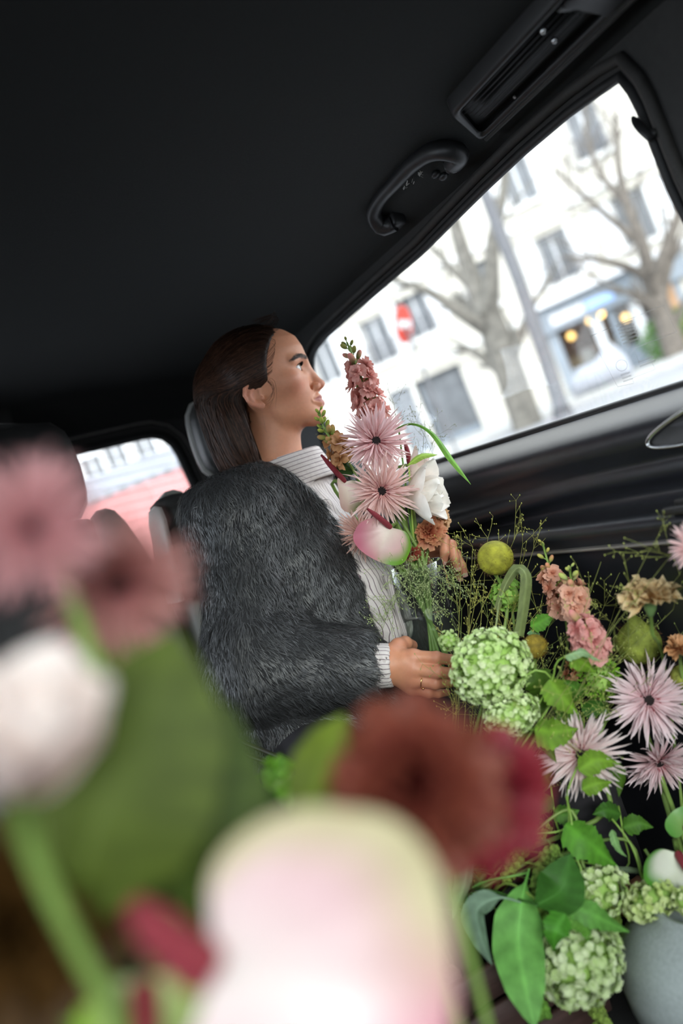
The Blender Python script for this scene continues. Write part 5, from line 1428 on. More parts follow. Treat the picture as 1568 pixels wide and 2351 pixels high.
def haze_grass(label, base, tops, group, arc=0.0, n=16, seed=0, col='8f9a55', spread=.05, bead=.0009, rad=.00035):
    """airy panicle grass: hair-fine branches with tiny seeds"""
    t = thing('panicle_grass', label, 'grass', base, group=group); t['kind'] = 'stuff'
    r_ = np.random.default_rng(seed); mb = MB(); bd = MB(); c = srgb(col)
    for tp in tops:
        P = smooth_path([base, (np.asarray(base)+tp)/2+r_.normal(scale=.015, size=3)*(1 if not arc else .4)+np.array([0, 0, arc]), tp], 10); V, f = tube(P, np.linspace(rad*2, rad, 10), 3, caps=False); mb.add(V, f, c*.8)
        for k in range(n):
            i = r_.integers(4, 10); d = nrm(nrm(P[-1]-P[0])*.8+r_.normal(scale=.75, size=3)); L = spread*r_.uniform(.5, 1.2); q = P[i]
            K = smooth_path([q, q+d*L*.5, q+d*L+np.array([0, 0, .004])], 4); V, f = tube(K, rad*.8, 3, caps=False); mb.add(V, f, c)
            for h in range(5):
                e = nrm(d+r_.normal(scale=.6, size=3)); s0 = K[r_.integers(1, 4)]; s1 = s0+e*L*r_.uniform(.15, .4); V, f = tube([s0, s1], rad*.6, 3, caps=False); mb.add(V, f, c)
                V, f = ball(s1, (bead, bead, bead*1.8), 4, 3); bd.add(V, f, c*1.25)
    mb.build('stalks', 'stem_skin', t)['kind'] = 'stuff'; bd.build('seeds', 'stem_skin', t)['kind'] = 'stuff'
    return t
def tassel(pts, label, group, r=.008, seed=0, col='7f9a3e'):
    """hanging amaranth rope of knobby clusters"""
    P = smooth_path(pts, 24); t = thing('amaranth_tassel', label, 'flower', P[0], group=group); r_ = np.random.default_rng(seed); mb = MB()
    for p in P:
        for k in range(7):
            d = nrm(r_.normal(size=3)); q = p+d*r*.7; V, f = ball(q, r*r_.uniform(.28, .5), 6, 5); mb.add(V, f, srgb(col)*r_.uniform(.7, 1.3))
            for h in range(5):
                e = nrm(d+r_.normal(scale=.6, size=3)); V, f = ball(q+e*r*.38, r*.12, 4, 3); mb.add(V, f, srgb(col)*r_.uniform(.9, 1.7))
    mb.build('flower_clusters', 'fuzzy', t)['kind'] = 'stuff'
    K = smooth_path([SPRIG_ROOT[0]+np.array([0, 0, -.05]), SPRIG_ROOT[0]+np.array([0, -.02, .02]), P[0]+np.array([0, 0, .012])]+list(P[::6]), 40)
    V, f = tube(K, .0012, 5); part('cord', V, f, 'stem_skin', t, np.tile(GREEN, (len(V), 1)))
    return t
_pix = pix
def pix(px, py, d):
    """keep everything set in the car clear of the door panel"""
    P = _pix(px, py, d); lim_ = .715 if P[2] > .88 else .765
    return _pix(px, py, d*lim_/P[0]) if P[0] > lim_ else P
# ------------------------------------------------------------------ vessels
glass_mat('clear_glass', (.94, .96, .95), rough=.02, ior=1.22, dirt=.03)
glass_mat('vase_water', (.90, .94, .90), rough=.03, ior=1.15)
VT = pix(946, 1300, 1.365); VR = .052; VZ = .755
gv = thing('glass_vase', 'clear glass vase of stems the woman holds on her lap', 'vase', (VT[0], VT[1], VZ))
V, f = lathe([(.001, VZ), (VR*.80, VZ), (VR*.88, VZ+.006), (VR*.93, VZ+.09), (VR, VT[2]), (VR-.003, VT[2]), (VR*.93-.003, VZ+.09), (VR*.84, VZ+.014), (.001, VZ+.014)], 36); V[:, :2] += VT[:2]
part('glass_wall', V, f, 'clear_glass', gv)
V, f = lathe([(.001, VZ+.016), (VR*.82, VZ+.016), (VR*.89, VZ+.09), (VR*.90, VZ+.12), (.001, VZ+.12)], 30); V[:, :2] += VT[:2]; part('water', V, f, 'vase_water', gv)
VB_ = np.array([VT[0], VT[1], VZ+.03])
def invase(dx=0, dy=0): return [np.array([VT[0]+dx*VR*.9, VT[1]+dy*VR*.9, VT[2]-.01]), np.array([VT[0]-dx*VR*.8, VT[1]-dy*VR*.8, VZ+.03])]
# grey stoneware vase on the floor
mat('stoneware', tuple(srgb('aab2b0')), .5, var=.14, scale=220, bump=.2, bscale=300, spec=.4)
GVc = _pix(1690, 2300, 1.00); GVc[2] = .35
sv = thing('stoneware_vase', 'round speckled grey stoneware vase on the car floor', 'vase', GVc)
V, f = lathe([(.001, 0), (.075, 0), (.10, .012), (.122, .045), (.126, .08), (.114, .115), (.088, .140), (.066, .150), (.062, .160), (.054, .160), (.056, .148), (.001, .12)], 40); part('body', V+GVc, f, 'stoneware', sv)
GVm = GVc+np.array([0, 0, .155])
# dark slatted wooden crate between the feet
mat('dark_wood', tuple(srgb('4a3530')), .6, var=.35, scale=12, stretch=(1, 12, 12), bump=.3, bscale=40)
CRX, CRY, HX, HY = .440, .990, .100, .078
ct = thing('wooden_crate', 'dark brown slatted wooden crate under the hanging flowers', 'crate', (CRX, CRY, .35))
for k in range(5):
    V, f = rbox((CRX-HX+k*.04, CRY-HY, .352), (CRX-HX+.036+k*.04, CRY+HY, .364), .002, 1); part('slat', V, f, 'dark_wood', ct)
for s in (-1, 1):
    for k in range(3):
        V, f = rbox((CRX-HX-.005, CRY+s*HY-.006, .37+k*.048), (CRX+HX+.005, CRY+s*HY+.006, .41+k*.048), .002, 1); part('slat', V, f, 'dark_wood', ct)
        V, f = rbox((CRX+s*HX-.006, CRY-HY, .37+k*.048), (CRX+s*HX+.006, CRY+HY, .41+k*.048), .002, 1); part('slat', V, f, 'dark_wood', ct)
    for q in (-1, 1):
        V, f = rbox((CRX+s*(HX-.014)-.010, CRY+q*(HY-.014)-.010, .352), (CRX+s*(HX-.014)+.010, CRY+q*(HY-.014)+.010, .515), .002, 1); part('corner_post', V, f, 'dark_wood', ct)
# florist bucket standing in the crate and another one in front of the photographer
mat('black_bucket', (.015, .015, .016), .45, var=.2, scale=40)
def bucket(c, r, h, label):
    t = thing('florist_bucket', label, 'bucket', c)
    V, f = lathe([(.001, 0), (r*.78, 0), (r, h), (r*1.05, h), (r*1.05, h-.012), (r*.98, h-.004), (r*.76, .008), (.001, .008)], 28); part('pail', V+np.asarray(c), f, 'black_bucket', t)
    P = [np.asarray(c)+np.array([r*1.03*math.cos(a), r*1.03*math.sin(a)*1, h-.02-.05*math.sin(a)]) for a in np.linspace(0, math.pi, 14)]; part('bail', *tube(P, .0022, 6), 'brushed_silver', t)
    return np.asarray(c)+np.array([0, 0, h])
SPRIG_ROOT[0] = np.array([CRX, CRY, .566])
BK = bucket((CRX, CRY, .366), .064, .20, 'black bucket of cut flowers standing in the wooden crate')
FB_ = bucket((.11, .40, .35), .10, .26, 'black bucket holding the blurred flowers in front')
def inbk(dx=0, dy=0): return [BK+np.array([dx*.05, dy*.05, 0]), BK+np.array([-dx*.03, -dy*.03, -.17])]
def infb(dx=0, dy=0): return [FB_+np.array([dx*.07, dy*.07, 0]), FB_+np.array([-dx*.04, -dy*.04, -.22])]
def insv(dx=0, dy=0): return [GVm+np.array([dx*.03, dy*.03, 0]), GVm+np.array([-dx*.02, -dy*.02, -.15])]

# ------------------------------------------------------------------ the bouquet in the glass vase
gB = 'flowers of the bouquet in the glass vase'
gerbera(pix(862, 1013, 1.325), imdir(.20, .12, 1), .0600, 'pale pink spider gerbera under the tall stock spike', 'spider gerberas', [pix(905, 1120, 1.37)]+invase(.1, .1), seed=1)
gerbera(pix(876, 1127, 1.315), imdir(.05, -.06, 1), .0600, 'pale pink spider gerbera above the heart-shaped anthurium', 'spider gerberas', [pix(915, 1210, 1.36)]+invase(.3, -.1), seed=2, c_in='e3a9a2', c_out='f2d8d2')
gerbera(pix(836, 1224, 1.345), imdir(-.55, -.45, .75), .0480, 'pink spider gerbera half hidden behind the heart-shaped anthurium', 'spider gerberas', [pix(890, 1270, 1.38)]+invase(-.3, .2), seed=3, c_in='dba08f', c_out='eecbbf', full=.8)
anthurium(pix(897, 1211, 1.302), pix(858, 1292, 1.300), imdir(-.10, .30, 1), .092, 'pink and green heart-shaped anthurium with a red spike under the gerberas', 'anthuriums', [pix(915, 1260, 1.36)]+invase(0, -.3), [pix(872, 1190, 1.288), pix(843, 1168, 1.280)], cols=('d08092', 'e6d3c4', '6fa02c', 'c75f78'), side=-1, cup=.20, roll_edge=.06, srad=.0048)
anthurium(pix(792, 1106, 1.365), pix(806, 1180, 1.350), imdir(.75, .05, .75), .070, 'pale anthurium with green edge beside the woman\'s chest', 'anthuriums', [pix(840, 1220, 1.39)]+invase(-.4, 0), [pix(764, 1075, 1.350), pix(737, 1044, 1.345)], cols=('e0c0b4', 'ecdccb', '5c7a1f', 'd9b0a8'), side=-1, cup=.25, srad=.0050)
anthurium(pix(940, 1066, 1.44), pix(972, 1096, 1.45), imdir(.7, .3, .4), .060, 'pink anthurium peeping out behind the upper gerbera', 'anthuriums', [pix(945, 1160, 1.40)]+invase(.4, .3), [pix(936, 1040, 1.435), pix(928, 1012, 1.43)], cols=('e3a6b4', 'eccdd0', 'c08fa0', 'd890a2'), srad=.0048)
tulip(pix(930, 1142, 1.362), imdir(.80, .12, .45), .058, 'creamy white double tulip next to the gerberas', 'white tulips', [pix(930, 1210, 1.37)]+invase(.4, -.2), seed=4, n=(5, 4, 3), openn=.9)
tulip(pix(940, 1098, 1.405), imdir(.85, .35, .25), .040, 'blush white tulip behind the double tulip', 'white tulips', [pix(930, 1190, 1.39)]+invase(.2, .4), seed=6, cols=('efd0c8', 'f7e8e2'), n=(4, 3), openn=.7)
stock([pix(872, 978, 1.385), pix(850, 930, 1.38), pix(824, 850, 1.375), pix(796, 785, 1.37)], 'tall coral stock spike rising in front of the window', 'stock spikes', 17, 'd2847c', 'e9b2a8', size=.0205, seed=3, buds=10, extra_stem=invase(.1, .1)[::-1]+[pix(905, 1080, 1.38)], t1=.70, bud_cols=('5f7032', '8f8a44'))
stock([pix(800, 1060, 1.36), pix(768, 1020, 1.355), pix(745, 985, 1.35), pix(733, 945, 1.35)], 'short green budding stock spike under the woman\'s chin', 'stock spikes', 6, 'b78a58', 'd9a578', size=.0185, seed=8, buds=16, extra_stem=invase(-.2, .2)[::-1]+[pix(850, 1160, 1.39)], t1=.38, bud_cols=('6f8a33', 'a8ac48'))
blade('grass_blade', 'long arching green blade in front of the car door', [pix(905, 985, 1.36), pix(945, 972, 1.34), pix(988, 990, 1.32), pix(1040, 1058, 1.30), pix(1081, 1112, 1.29)], .0062, imdir(.3, .5, .8), srgb('5f8c3c'), wf=lambda s: np.interp(s, [0, .3, .65, .85, 1], [.35, .55, 1, .7, .03]), fold=.5, c1=srgb('6fa03c'), stem=invase(.2, .1))
blade('leaf', 'small light green leaf pointing at the window sill', [pix(935, 1068, 1.36), pix(968, 1046, 1.35), pix(1004, 1044, 1.34)], .0085, imdir(.1, .7, .7), srgb('9fc05a'), fold=.3, stem=invase(.2, .1))
blade('leaf', 'dark green leaf between gerberas and fur coat', [pix(820, 1080, 1.37), pix(790, 1070, 1.36), pix(768, 1042, 1.36)], .016, imdir(-.3, .3, .9), srgb('2c4a1c'), fold=.3, stem=invase(.2, .1))
carnation(pix(985, 1222, 1.37), imdir(.25, .15, .9), .026, 'rust red carnation under the white tulip', 'carnations', [pix(970, 1270, 1.375)]+invase(.5, 0), 'b0563f', 'c9795c', seed=5, edge='dca27a', n=30)
carnation(pix(1010, 1190, 1.39), imdir(.7, .3, .5), .020, 'small orange carnation beside the woman\'s left hand', 'carnations', [pix(985, 1250, 1.385)]+invase(.6, .2), 'c98a52', 'dfae7e', seed=6, edge='e8c49a', n=24)
carnation(pix(945, 1268, 1.345), imdir(.1, -.6, .7), .016, 'drooping red carnation at the rim of the glass vase', 'carnations', invase(.2, -.3), 'a8433a', 'bf6453', seed=7, n=18)
haze_grass('hair-fine seeded grass standing behind the bouquet before the window', invase(.3, .4)[0], [pix(x, y, 1.42) for x, y in ((940, 930), (975, 965), (1000, 1000), (905, 930), (870, 940), (770, 960), (960, 1010))], 'panicle grasses', n=13, seed=3, col='6c7048', spread=.035, bead=.0007, rad=.00022)
haze_grass('fine green grass spilling over the glass vase', VT+np.array([0, 0, -.01]), [pix(x, y, d) for x, y, d in ((905, 1330, 1.29), (940, 1310, 1.29), (985, 1330, 1.28), (1030, 1340, 1.27), (1062, 1350, 1.27), (900, 1400, 1.28), (950, 1370, 1.27), (880, 1440, 1.29), (1000, 1400, 1.26))], 'panicle grasses', n=16, seed=4, col='9aa870', spread=.040, arc=.012)

# ------------------------------------------------------------------ the large arrangement in the crate
haze_grass('fine yellow-green grass beside the round balloon pod', BK+np.array([0, .02, .02]), [pix(x, y, d) for x, y, d in ((1085, 1255, 1.25), (1120, 1235, 1.26), (1200, 1250, 1.25), (1225, 1260, 1.24), (1180, 1240, 1.22), (1060, 1260, 1.26), (1100, 1330, 1.22), (1150, 1320, 1.22), (1250, 1350, 1.22), (1205, 1300, 1.23))], 'panicle grasses', n=14, seed=5, col='a6a552', spread=.05)
haze_grass('fine seeded grass against the dark door behind the carnation', BK+np.array([.03, .03, .02]), [pix(x, y, d) for x, y, d in ((1380, 1290, 1.22), (1420, 1320, 1.21), (1490, 1265, 1.20), (1540, 1275, 1.19), (1560, 1320, 1.19), (1350, 1370, 1.22), (1430, 1390, 1.2), (1545, 1400, 1.18))], 'panicle grasses', n=13, seed=6, col='a0a858', spread=.05)
haze_grass('soft green grass in the middle of the arrangement', BK+np.array([0, .0, .02]), [pix(x, y, d) for x, y, d in ((1260, 1440, 1.2), (1230, 1500, 1.18), (1420, 1420, 1.19), (1500, 1440, 1.18), (1540, 1480, 1.17), (1300, 1560, 1.16), (1350, 1600, 1.16), (1120, 1420, 1.22), (1060, 1400, 1.24))], 'panicle grasses', n=15, seed=7, col='869650', spread=.055)
balloon(pix(1137, 1281, 1.215), .0265, 'round yellow-green bristly balloon pod beside the woman\'s left hand', 'balloon pods', [pix(1165, 1380, 1.22)]+inbk(-.3, .5), seed=1)
balloon(pix(1466, 1476, 1.175), .0310, 'bristly green balloon pod with a pointed nub behind the large gerbera', 'balloon pods', [pix(1440, 1600, 1.18)]+inbk(.4, .4), c='9aa845', nub=True, seed=2, N=imdir(-.3, 1, .3))
balloon(pix(1228, 1484, 1.18), .0180, 'small ochre balloon pod behind the big green snowball bloom', 'balloon pods', [pix(1225, 1580, 1.18)]+inbk(-.1, .2), c='a08a2c', seed=3)
balloon(pix(1566, 1552, 1.16), .0150, 'small green balloon pod at the edge of the arrangement', 'balloon pods', [pix(1575, 1680, 1.17), pix(1590, 1860, 1.14)]+insv(.2, .5), c='a5ae4a', seed=4)
snowball(pix(1166, 1366, 1.225), .0225, 'little green snowball bloom below the round balloon pod', 'green snowball blooms', [pix(1182, 1450, 1.22)]+inbk(-.2, .3), c0='6fa632', c1='b6da74', n=90, fs=.16, seed=2)
blade('strap_leaf', 'dull green strap leaf folded over beside the balloon pod', [pix(1140, 1400, 1.21), pix(1165, 1335, 1.20), pix(1190, 1303, 1.185), pix(1207, 1318, 1.17), pix(1204, 1380, 1.165), pix(1192, 1460, 1.16)], .0088, imdir(.2, .35, 1), srgb('7f8a5c'), wf=lambda s: np.interp(s, [0, .3, .6, 1], [.5, .8, 1, .8]), fold=.12, c1=srgb('6c7a48'), stem=inbk(-.3, -.5))
gS = 'stock spikes'
stock([pix(1296, 1410, 1.20), pix(1285, 1370, 1.20), pix(1263, 1310, 1.20), pix(1246, 1248, 1.20)], 'salmon stock spike with green tip before the dark door', gS, 10, 'dd9474', 'e8b39c', size=.0165, seed=11, buds=7, extra_stem=inbk(.1, .4)[::-1]+[pix(1300, 1500, 1.2)], t1=.55, bud_cols=('8f9a48', 'c2b85e'))
stock([pix(1326, 1405, 1.145), pix(1320, 1375, 1.14), pix(1312, 1338, 1.135), pix(1308, 1305, 1.13)], 'salmon stock spike with pale green bud tip next to the taller one', gS, 8, 'dd9a7c', 'ebb9a2', size=.0165, seed=12, buds=8, extra_stem=inbk(.15, .3)[::-1]+[pix(1320, 1500, 1.19)], t1=.5, bud_cols=('96a86a', 'b9bf62'))
stock([pix(1356, 1505, 1.10), pix(1352, 1475, 1.095), pix(1346, 1450, 1.09), pix(1342, 1438, 1.085)], 'full pink stock spike in the middle of the arrangement', gS, 20, 'dd8a8a', 'efb4ae', size=.0185, seed=13, buds=3, extra_stem=inbk(.2, .2)[::-1]+[pix(1360, 1600, 1.17)], t1=.95)
stock([pix(1322, 1575, 1.165), pix(1316, 1555, 1.16), pix(1312, 1535, 1.155)], 'small peach stock spike below the full pink one', gS, 6, 'd98a68', 'e6ab8c', size=.011, seed=14, buds=1, extra_stem=inbk(.1, .2)[::-1], t1=.95)
carnation(pix(1492, 1378, 1.03), imdir(-.10, 1, .10), .033, 'buff orange carnation standing before the dark door', 'carnations', [pix(1520, 1500, 1.2), pix(1560, 1800, 1.16)]+insv(0, .6), 'd2a36c', 'e2c491', seed=8, edge='e9d3a8', n=52, flat=.45)
carnation(pix(1562, 1492, 1.06), imdir(-.2, .8, .5), .020, 'rust carnation at the edge behind the large gerbera', 'carnations', [pix(1580, 1640, 1.16), pix(1600, 1850, 1.14)]+insv(.5, .4), 'c08050', 'd9a678', seed=9, n=22)
gV = 'green snowball blooms'
snowball(pix(1128, 1530, 1.085), .0520, 'big pale green snowball bloom touching the woman\'s fingers', gV, [pix(1190, 1620, 1.14)]+inbk(-.4, -.1), n=640, fs=.066, seed=3, squash=(1.05, .8, .92), c0='b4d86c', c1='f2f7d6')
snowball(pix(1176, 1642, 1.060), .0310, 'smaller pale green snowball bloom under the big one', gV, [pix(1240, 1660, 1.12)]+inbk(-.3, -.2), n=320, fs=.085, seed=4, squash=(1.25, .8, .75), c0='b4d86c', c1='f2f7d6')
snowball(pix(1030, 1470, 1.13), .0130, 'tiny pale green snowball bloom over the woman\'s right hand', gV, [pix(1070, 1500, 1.13), pix(1130, 1560, 1.13)], n=60, fs=.17, seed=5, c0='98b968', c1='d5e2a8')
snowball(pix(1378, 1558, 1.13), .0260, 'mossy bright green ball bloom beside the pink stock', 'mossy green blooms', [pix(1390, 1660, 1.16)]+inbk(.3, 0), n=260, fs=.10, seed=6, c0='5f9e22', c1='b4de58', moss=True, name='green_trick_bloom')
gG = 'spider gerberas'
gerbera(pix(1487, 1607, 1.10), imdir(-.02, .18, 1), .0600, 'large pale pink spider gerbera topmost of the three in the crate', gG, [pix(1510, 1760, 1.14)]+insv(.2, .2), seed=21, c_in='dcae b4'.replace(' ', ''), c_out='f4e4e8', eye=.95)
gerbera(pix(1333, 1730, 1.07), imdir(-.22, -.05, 1), .0590, 'pale pink spider gerbera with wide rosy eye next to viburnum leaves', gG, [pix(1400, 1850, 1.12)]+inbk(.1, -.3), seed=22, c_in='dcb0ae', c_out='f5e8e8', eye=.85)
gerbera(pix(1512, 1748, 1.13), imdir(.05, -.55, .85), .0530, 'pale pink spider gerbera hanging below the topmost one', gG, [pix(1530, 1850, 1.13)]+insv(-.3, .1), seed=23, c_in='dba9ae', c_out='f2dfe3')
gerbera(pix(1592, 1255, 1.12), imdir(-.1, .2, 1), .0300, 'small pink gerbera leaning on the door trim', gG, [pix(1620, 1500, 1.15), pix(1620, 1850, 1.13)]+insv(.6, .2), seed=24)
# leaves of the arrangement
LG, LD, LP = srgb('6f9430'), srgb('486820'), srgb('95b584')
sprig('bright lobed viburnum leaves curling between snowball blooms and gerberas', [pix(1160, 1610, 1.085), pix(1195, 1560, 1.075), pix(1235, 1538, 1.07), pix(1266, 1556, 1.075), pix(1270, 1600, 1.08)],
      [([pix(1262, 1560, 1.07), pix(1290, 1600, 1.06), pix(1330, 1640, 1.06)], .022, imdir(.1, .5, .9), LG), ([pix(1225, 1530, 1.10), pix(1195, 1530, 1.10), pix(1155, 1560, 1.10)], .017, imdir(.1, .5, .8), LD), ([pix(1230, 1540, 1.12), pix(1245, 1580, 1.12), pix(1240, 1640, 1.12)], .024, imdir(0, .3, .9), LD)])
sprig('broad green viburnum leaf beside the wide-eyed gerbera', [pix(1195, 1640, 1.10), pix(1215, 1675, 1.07), pix(1235, 1680, 1.06)],
      [([pix(1228, 1672, 1.055), pix(1275, 1680, 1.045), pix(1328, 1672, 1.05)], .024, imdir(0, .6, .8), LG), ([pix(1240, 1690, 1.06), pix(1265, 1725, 1.055), pix(1278, 1752, 1.05)], .009, imdir(.2, .3, .9), LD), ([pix(1210, 1660, 1.10), pix(1200, 1700, 1.10), pix(1215, 1740, 1.1)], .020, imdir(-.1, .3, .9), LD)])
sprig('pale folded viburnum leaf under the pink stock', [pix(1268, 1560, 1.07), pix(1278, 1520, 1.055), pix(1300, 1505, 1.045)],
      [([pix(1296, 1506, 1.045), pix(1335, 1496, 1.035), pix(1378, 1516, 1.035)], .012, imdir(-.1, .9, .4), LP), ([pix(1310, 1508, 1.045), pix(1345, 1525, 1.05), pix(1366, 1545, 1.055)], .014, imdir(0, .4, .9), LG)])
sprig('fresh green leaf lying over the wide-eyed gerbera', [pix(1300, 1900, 1.06), pix(1303, 1820, 1.05), pix(1325, 1760, 1.04)],
      [([pix(1328, 1768, 1.035), pix(1370, 1745, 1.03), pix(1425, 1752, 1.035)], .017, imdir(-.1, .6, .8), LG), ([pix(1335, 1812, 1.035), pix(1365, 1800, 1.03), pix(1405, 1795, 1.035)], .013, imdir(.1, .6, .8), LG), ([pix(1400, 1750, 1.06), pix(1425, 1780, 1.06), pix(1420, 1830, 1.06)], .010, imdir(.1, .3, .9), LD)])
sprig('green lobed leaf behind the small balloon pod', [pix(1215, 1500, 1.2), pix(1220, 1450, 1.2), pix(1225, 1435, 1.2)],
      [([pix(1218, 1438, 1.195), pix(1245, 1425, 1.19), pix(1275, 1408, 1.19)], .014, imdir(.1, .6, .8), srgb('62993a')), ([pix(1222, 1445, 1.2), pix(1230, 1465, 1.195), pix(1240, 1480, 1.19)], .010, imdir(.1, .6, .8), srgb('7fae7a'))])
sprig('jagged dark green leaf hanging over the crate', [pix(1300, 1830, 1.07), pix(1310, 1870, 1.05), pix(1320, 1960, 1.04), pix(1335, 2010, 1.03)],
      [([pix(1298, 1892, 1.045), pix(1345, 1930, 1.03), pix(1420, 1990, 1.035)], .026, imdir(.1, .5, .85), srgb('5a9430')), ([pix(1380, 1960, 1.04), pix(1400, 2000, 1.04), pix(1395, 2030, 1.04)], .010, imdir(.1, .3, .9), LD)])
sprig('slender twisting stalk with curled leaf before the gerbera stems', [pix(1405, 1880, 1.07), pix(1440, 1925, 1.06), pix(1460, 1965, 1.05), pix(1472, 2010, 1.045), pix(1500, 2080, 1.04)],
      [([pix(1405, 1905, 1.055), pix(1418, 1945, 1.05), pix(1440, 1968, 1.05)], .006, imdir(.1, .5, .8), srgb('7fa868')), ([pix(1475, 2000, 1.05), pix(1420, 1995, 1.05), pix(1390, 1998, 1.05)], .004, imdir(.1, .5, .8), srgb('5a6a50'))])
anthurium(pix(1556, 1958, 1.02), pix(1556, 2060, 1.01), imdir(-.25, .35, .9), .082, 'white anthurium with green rim and rosy middle on the stoneware vase', 'anthuriums', insv(-.4, .3), [pix(1570, 1985, 1.005), pix(1585, 2010, 1.0)], cols=('e3e0da', 'd8dcc4', '4f8f2c', 'dcd9d6'), side=1, cup=.30, roll_edge=.10)
anthurium(pix(1575, 1905, 1.05), pix(1545, 1860, 1.05), imdir(-.1, .4, .9), .045, 'small green anthurium behind the white one', 'anthuriums', insv(0, .4), [pix(1585, 1890, 1.04), pix(1590, 1875, 1.04)], cols=('5f9a44', '86b060', '4f8f2c', '6aa048'))
snowball(pix(1372, 2050, 1.03), .0340, 'cream green snowball bloom resting against the stoneware vase', gV, [pix(1340, 1990, 1.05), pix(1310, 1860, 1.08)]+inbk(0, -.6)[:1], n=230, fs=.105, seed=8, squash=(1.2, .8, .85), c0='b8d66e', c1='f2f7d6')
snowball(pix(1500, 2064, 1.015), .0310, 'yellow green snowball bloom lying on the stoneware vase', gV, [pix(1480, 2030, 1.04), pix(1440, 1930, 1.08)]+inbk(.2, -.6)[:1], n=210, fs=.11, seed=9, squash=(1.35, .8, .6), c0='bcd468', c1='f2f6cc')
snowball(pix(1574, 2068, .985), .0150, 'little yellow green snowball bloom at the stoneware vase mouth', gV, [pix(1540, 2040, 1.03), pix(1480, 1950, 1.06)], n=80, fs=.15, seed=10, c0='bcd468', c1='f2f6cc')
snowball(pix(1332, 2212, .975), .0500, 'large creamy snowball bloom hanging lowest over the crate', gV, [pix(1290, 2100, 1.0), pix(1285, 1960, 1.06)]+inbk(-.2, -.6)[:1], n=430, fs=.085, seed=11, squash=(1.1, .85, .8), c0='bcd97c', c1='f4f8dc')
sprig('glossy dark leaf on the lowest snowball bloom', [pix(1310, 2010, 1.02), pix(1300, 2090, .97), pix(1295, 2110, .95)],
      [([pix(1298, 2098, .945), pix(1275, 2140, .935), pix(1272, 2185, .94)], .017, imdir(-.1, .4, .9), srgb('4c8a2c')), ([pix(1300, 2070, .96), pix(1360, 2100, .95), pix(1445, 2140, .96)], .016, imdir(.1, .5, .85), srgb('639a44')), ([pix(1310, 2080, .96), pix(1345, 2130, .955), pix(1350, 2160, .96)], .016, imdir(.1, .5, .85), srgb('6aa040'))])
gA = 'amaranth tassels'
tassel([pix(1250, 1900, 1.10), pix(1190, 1960, 1.06), pix(1165, 2010, 1.05)], 'knobby green amaranth tassel beside the burgundy bloom', gA, .010, 1)
tassel([pix(1265, 1950, 1.04), pix(1238, 2030, 1.005), pix(1246, 2090, 1.0), pix(1260, 2130, 1.0)], 'green amaranth tassel behind the large drooping leaf', gA, .010, 2, '6f8a38')
tassel([pix(1120, 1975, 1.10), pix(1100, 2000, 1.09), pix(1092, 2030, 1.09)], 'short olive amaranth tassel under the burgundy bloom', gA, .008, 3, '7a8434')
tassel([pix(1350, 2150, 1.035), pix(1345, 2270, 1.025), pix(1370, 2320, 1.0), pix(1392, 2370, .985)], 'long amaranth tassel trailing down the crate', gA, .0105, 4, '7c9440')
tassel([pix(1408, 2110, 1.06), pix(1404, 2150, 1.055), pix(1396, 2200, 1.05)], 'amaranth tassel between lowest bloom and stoneware vase', gA, .010, 5, '6c8a34')
tassel([pix(1208, 2235, .985), pix(1222, 2290, .975), pix(1246, 2322, .965)], 'short amaranth tassel below the large drooping leaf', gA, .0100, 6, '5f8a30')
blade('leaf', 'large smooth green leaf drooping over the crate', [pix(1215, 1995, 1.03), pix(1200, 2060, .985), pix(1190, 2160, .96), pix(1205, 2260, .925), pix(1228, 2360, .90)], .0300, imdir(-.05, .35, .95), srgb('6fae52'), fold=.16, c1=srgb('78b45a'), wf=lambda s: np.interp(s, [0, .16, .22, .4, .6, .8, .93, 1], [.05, .06, .35, .95, 1, .75, .35, .05]), n=30, nv=11, stem=inbk(-.3, -.5))
blade('leaf', 'grey green leaf with pale veins folded beside the large leaf', [pix(1210, 2075, .985), pix(1140, 2062, .965), pix(1095, 2090, .955), pix(1105, 2150, .95), pix(1130, 2215, .95)], .0170, imdir(.5, .3, .8), srgb('78927a'), fold=.35, wf=lambda s: np.interp(s, [0, .3, .4, .6, .8, 1], [.06, .08, .7, 1, .6, .03]), n=30, stem=inbk(-.3, -.5))
blade('leaf', 'pale olive leaf hanging under the burgundy bloom', [pix(1105, 1940, 1.0), pix(1078, 1955, .98), pix(1070, 2020, .97), pix(1040, 2110, .97)], .0135, imdir(.5, .1, .85), srgb('8ea37c'), fold=.3, n=26, stem=inbk(-.3, -.5))
blade('leaf', 'dark green leaf lying over the crate bucket', [pix(1230, 2080, .96), pix(1290, 2040, .945), pix(1310, 1960, .965)], .030, imdir(.1, .4, .9), srgb('3c6a28'), fold=.15, stem=inbk(-.3, -.5))
blade('leaf', 'narrow green leaflet under the lowest bloom', [pix(1305, 2250, 1.0), pix(1312, 2290, 1.0), pix(1308, 2330, 1.0)], .0055, imdir(0, .2, 1), srgb('6c9a44'), stem=inbk(-.3, -.5))

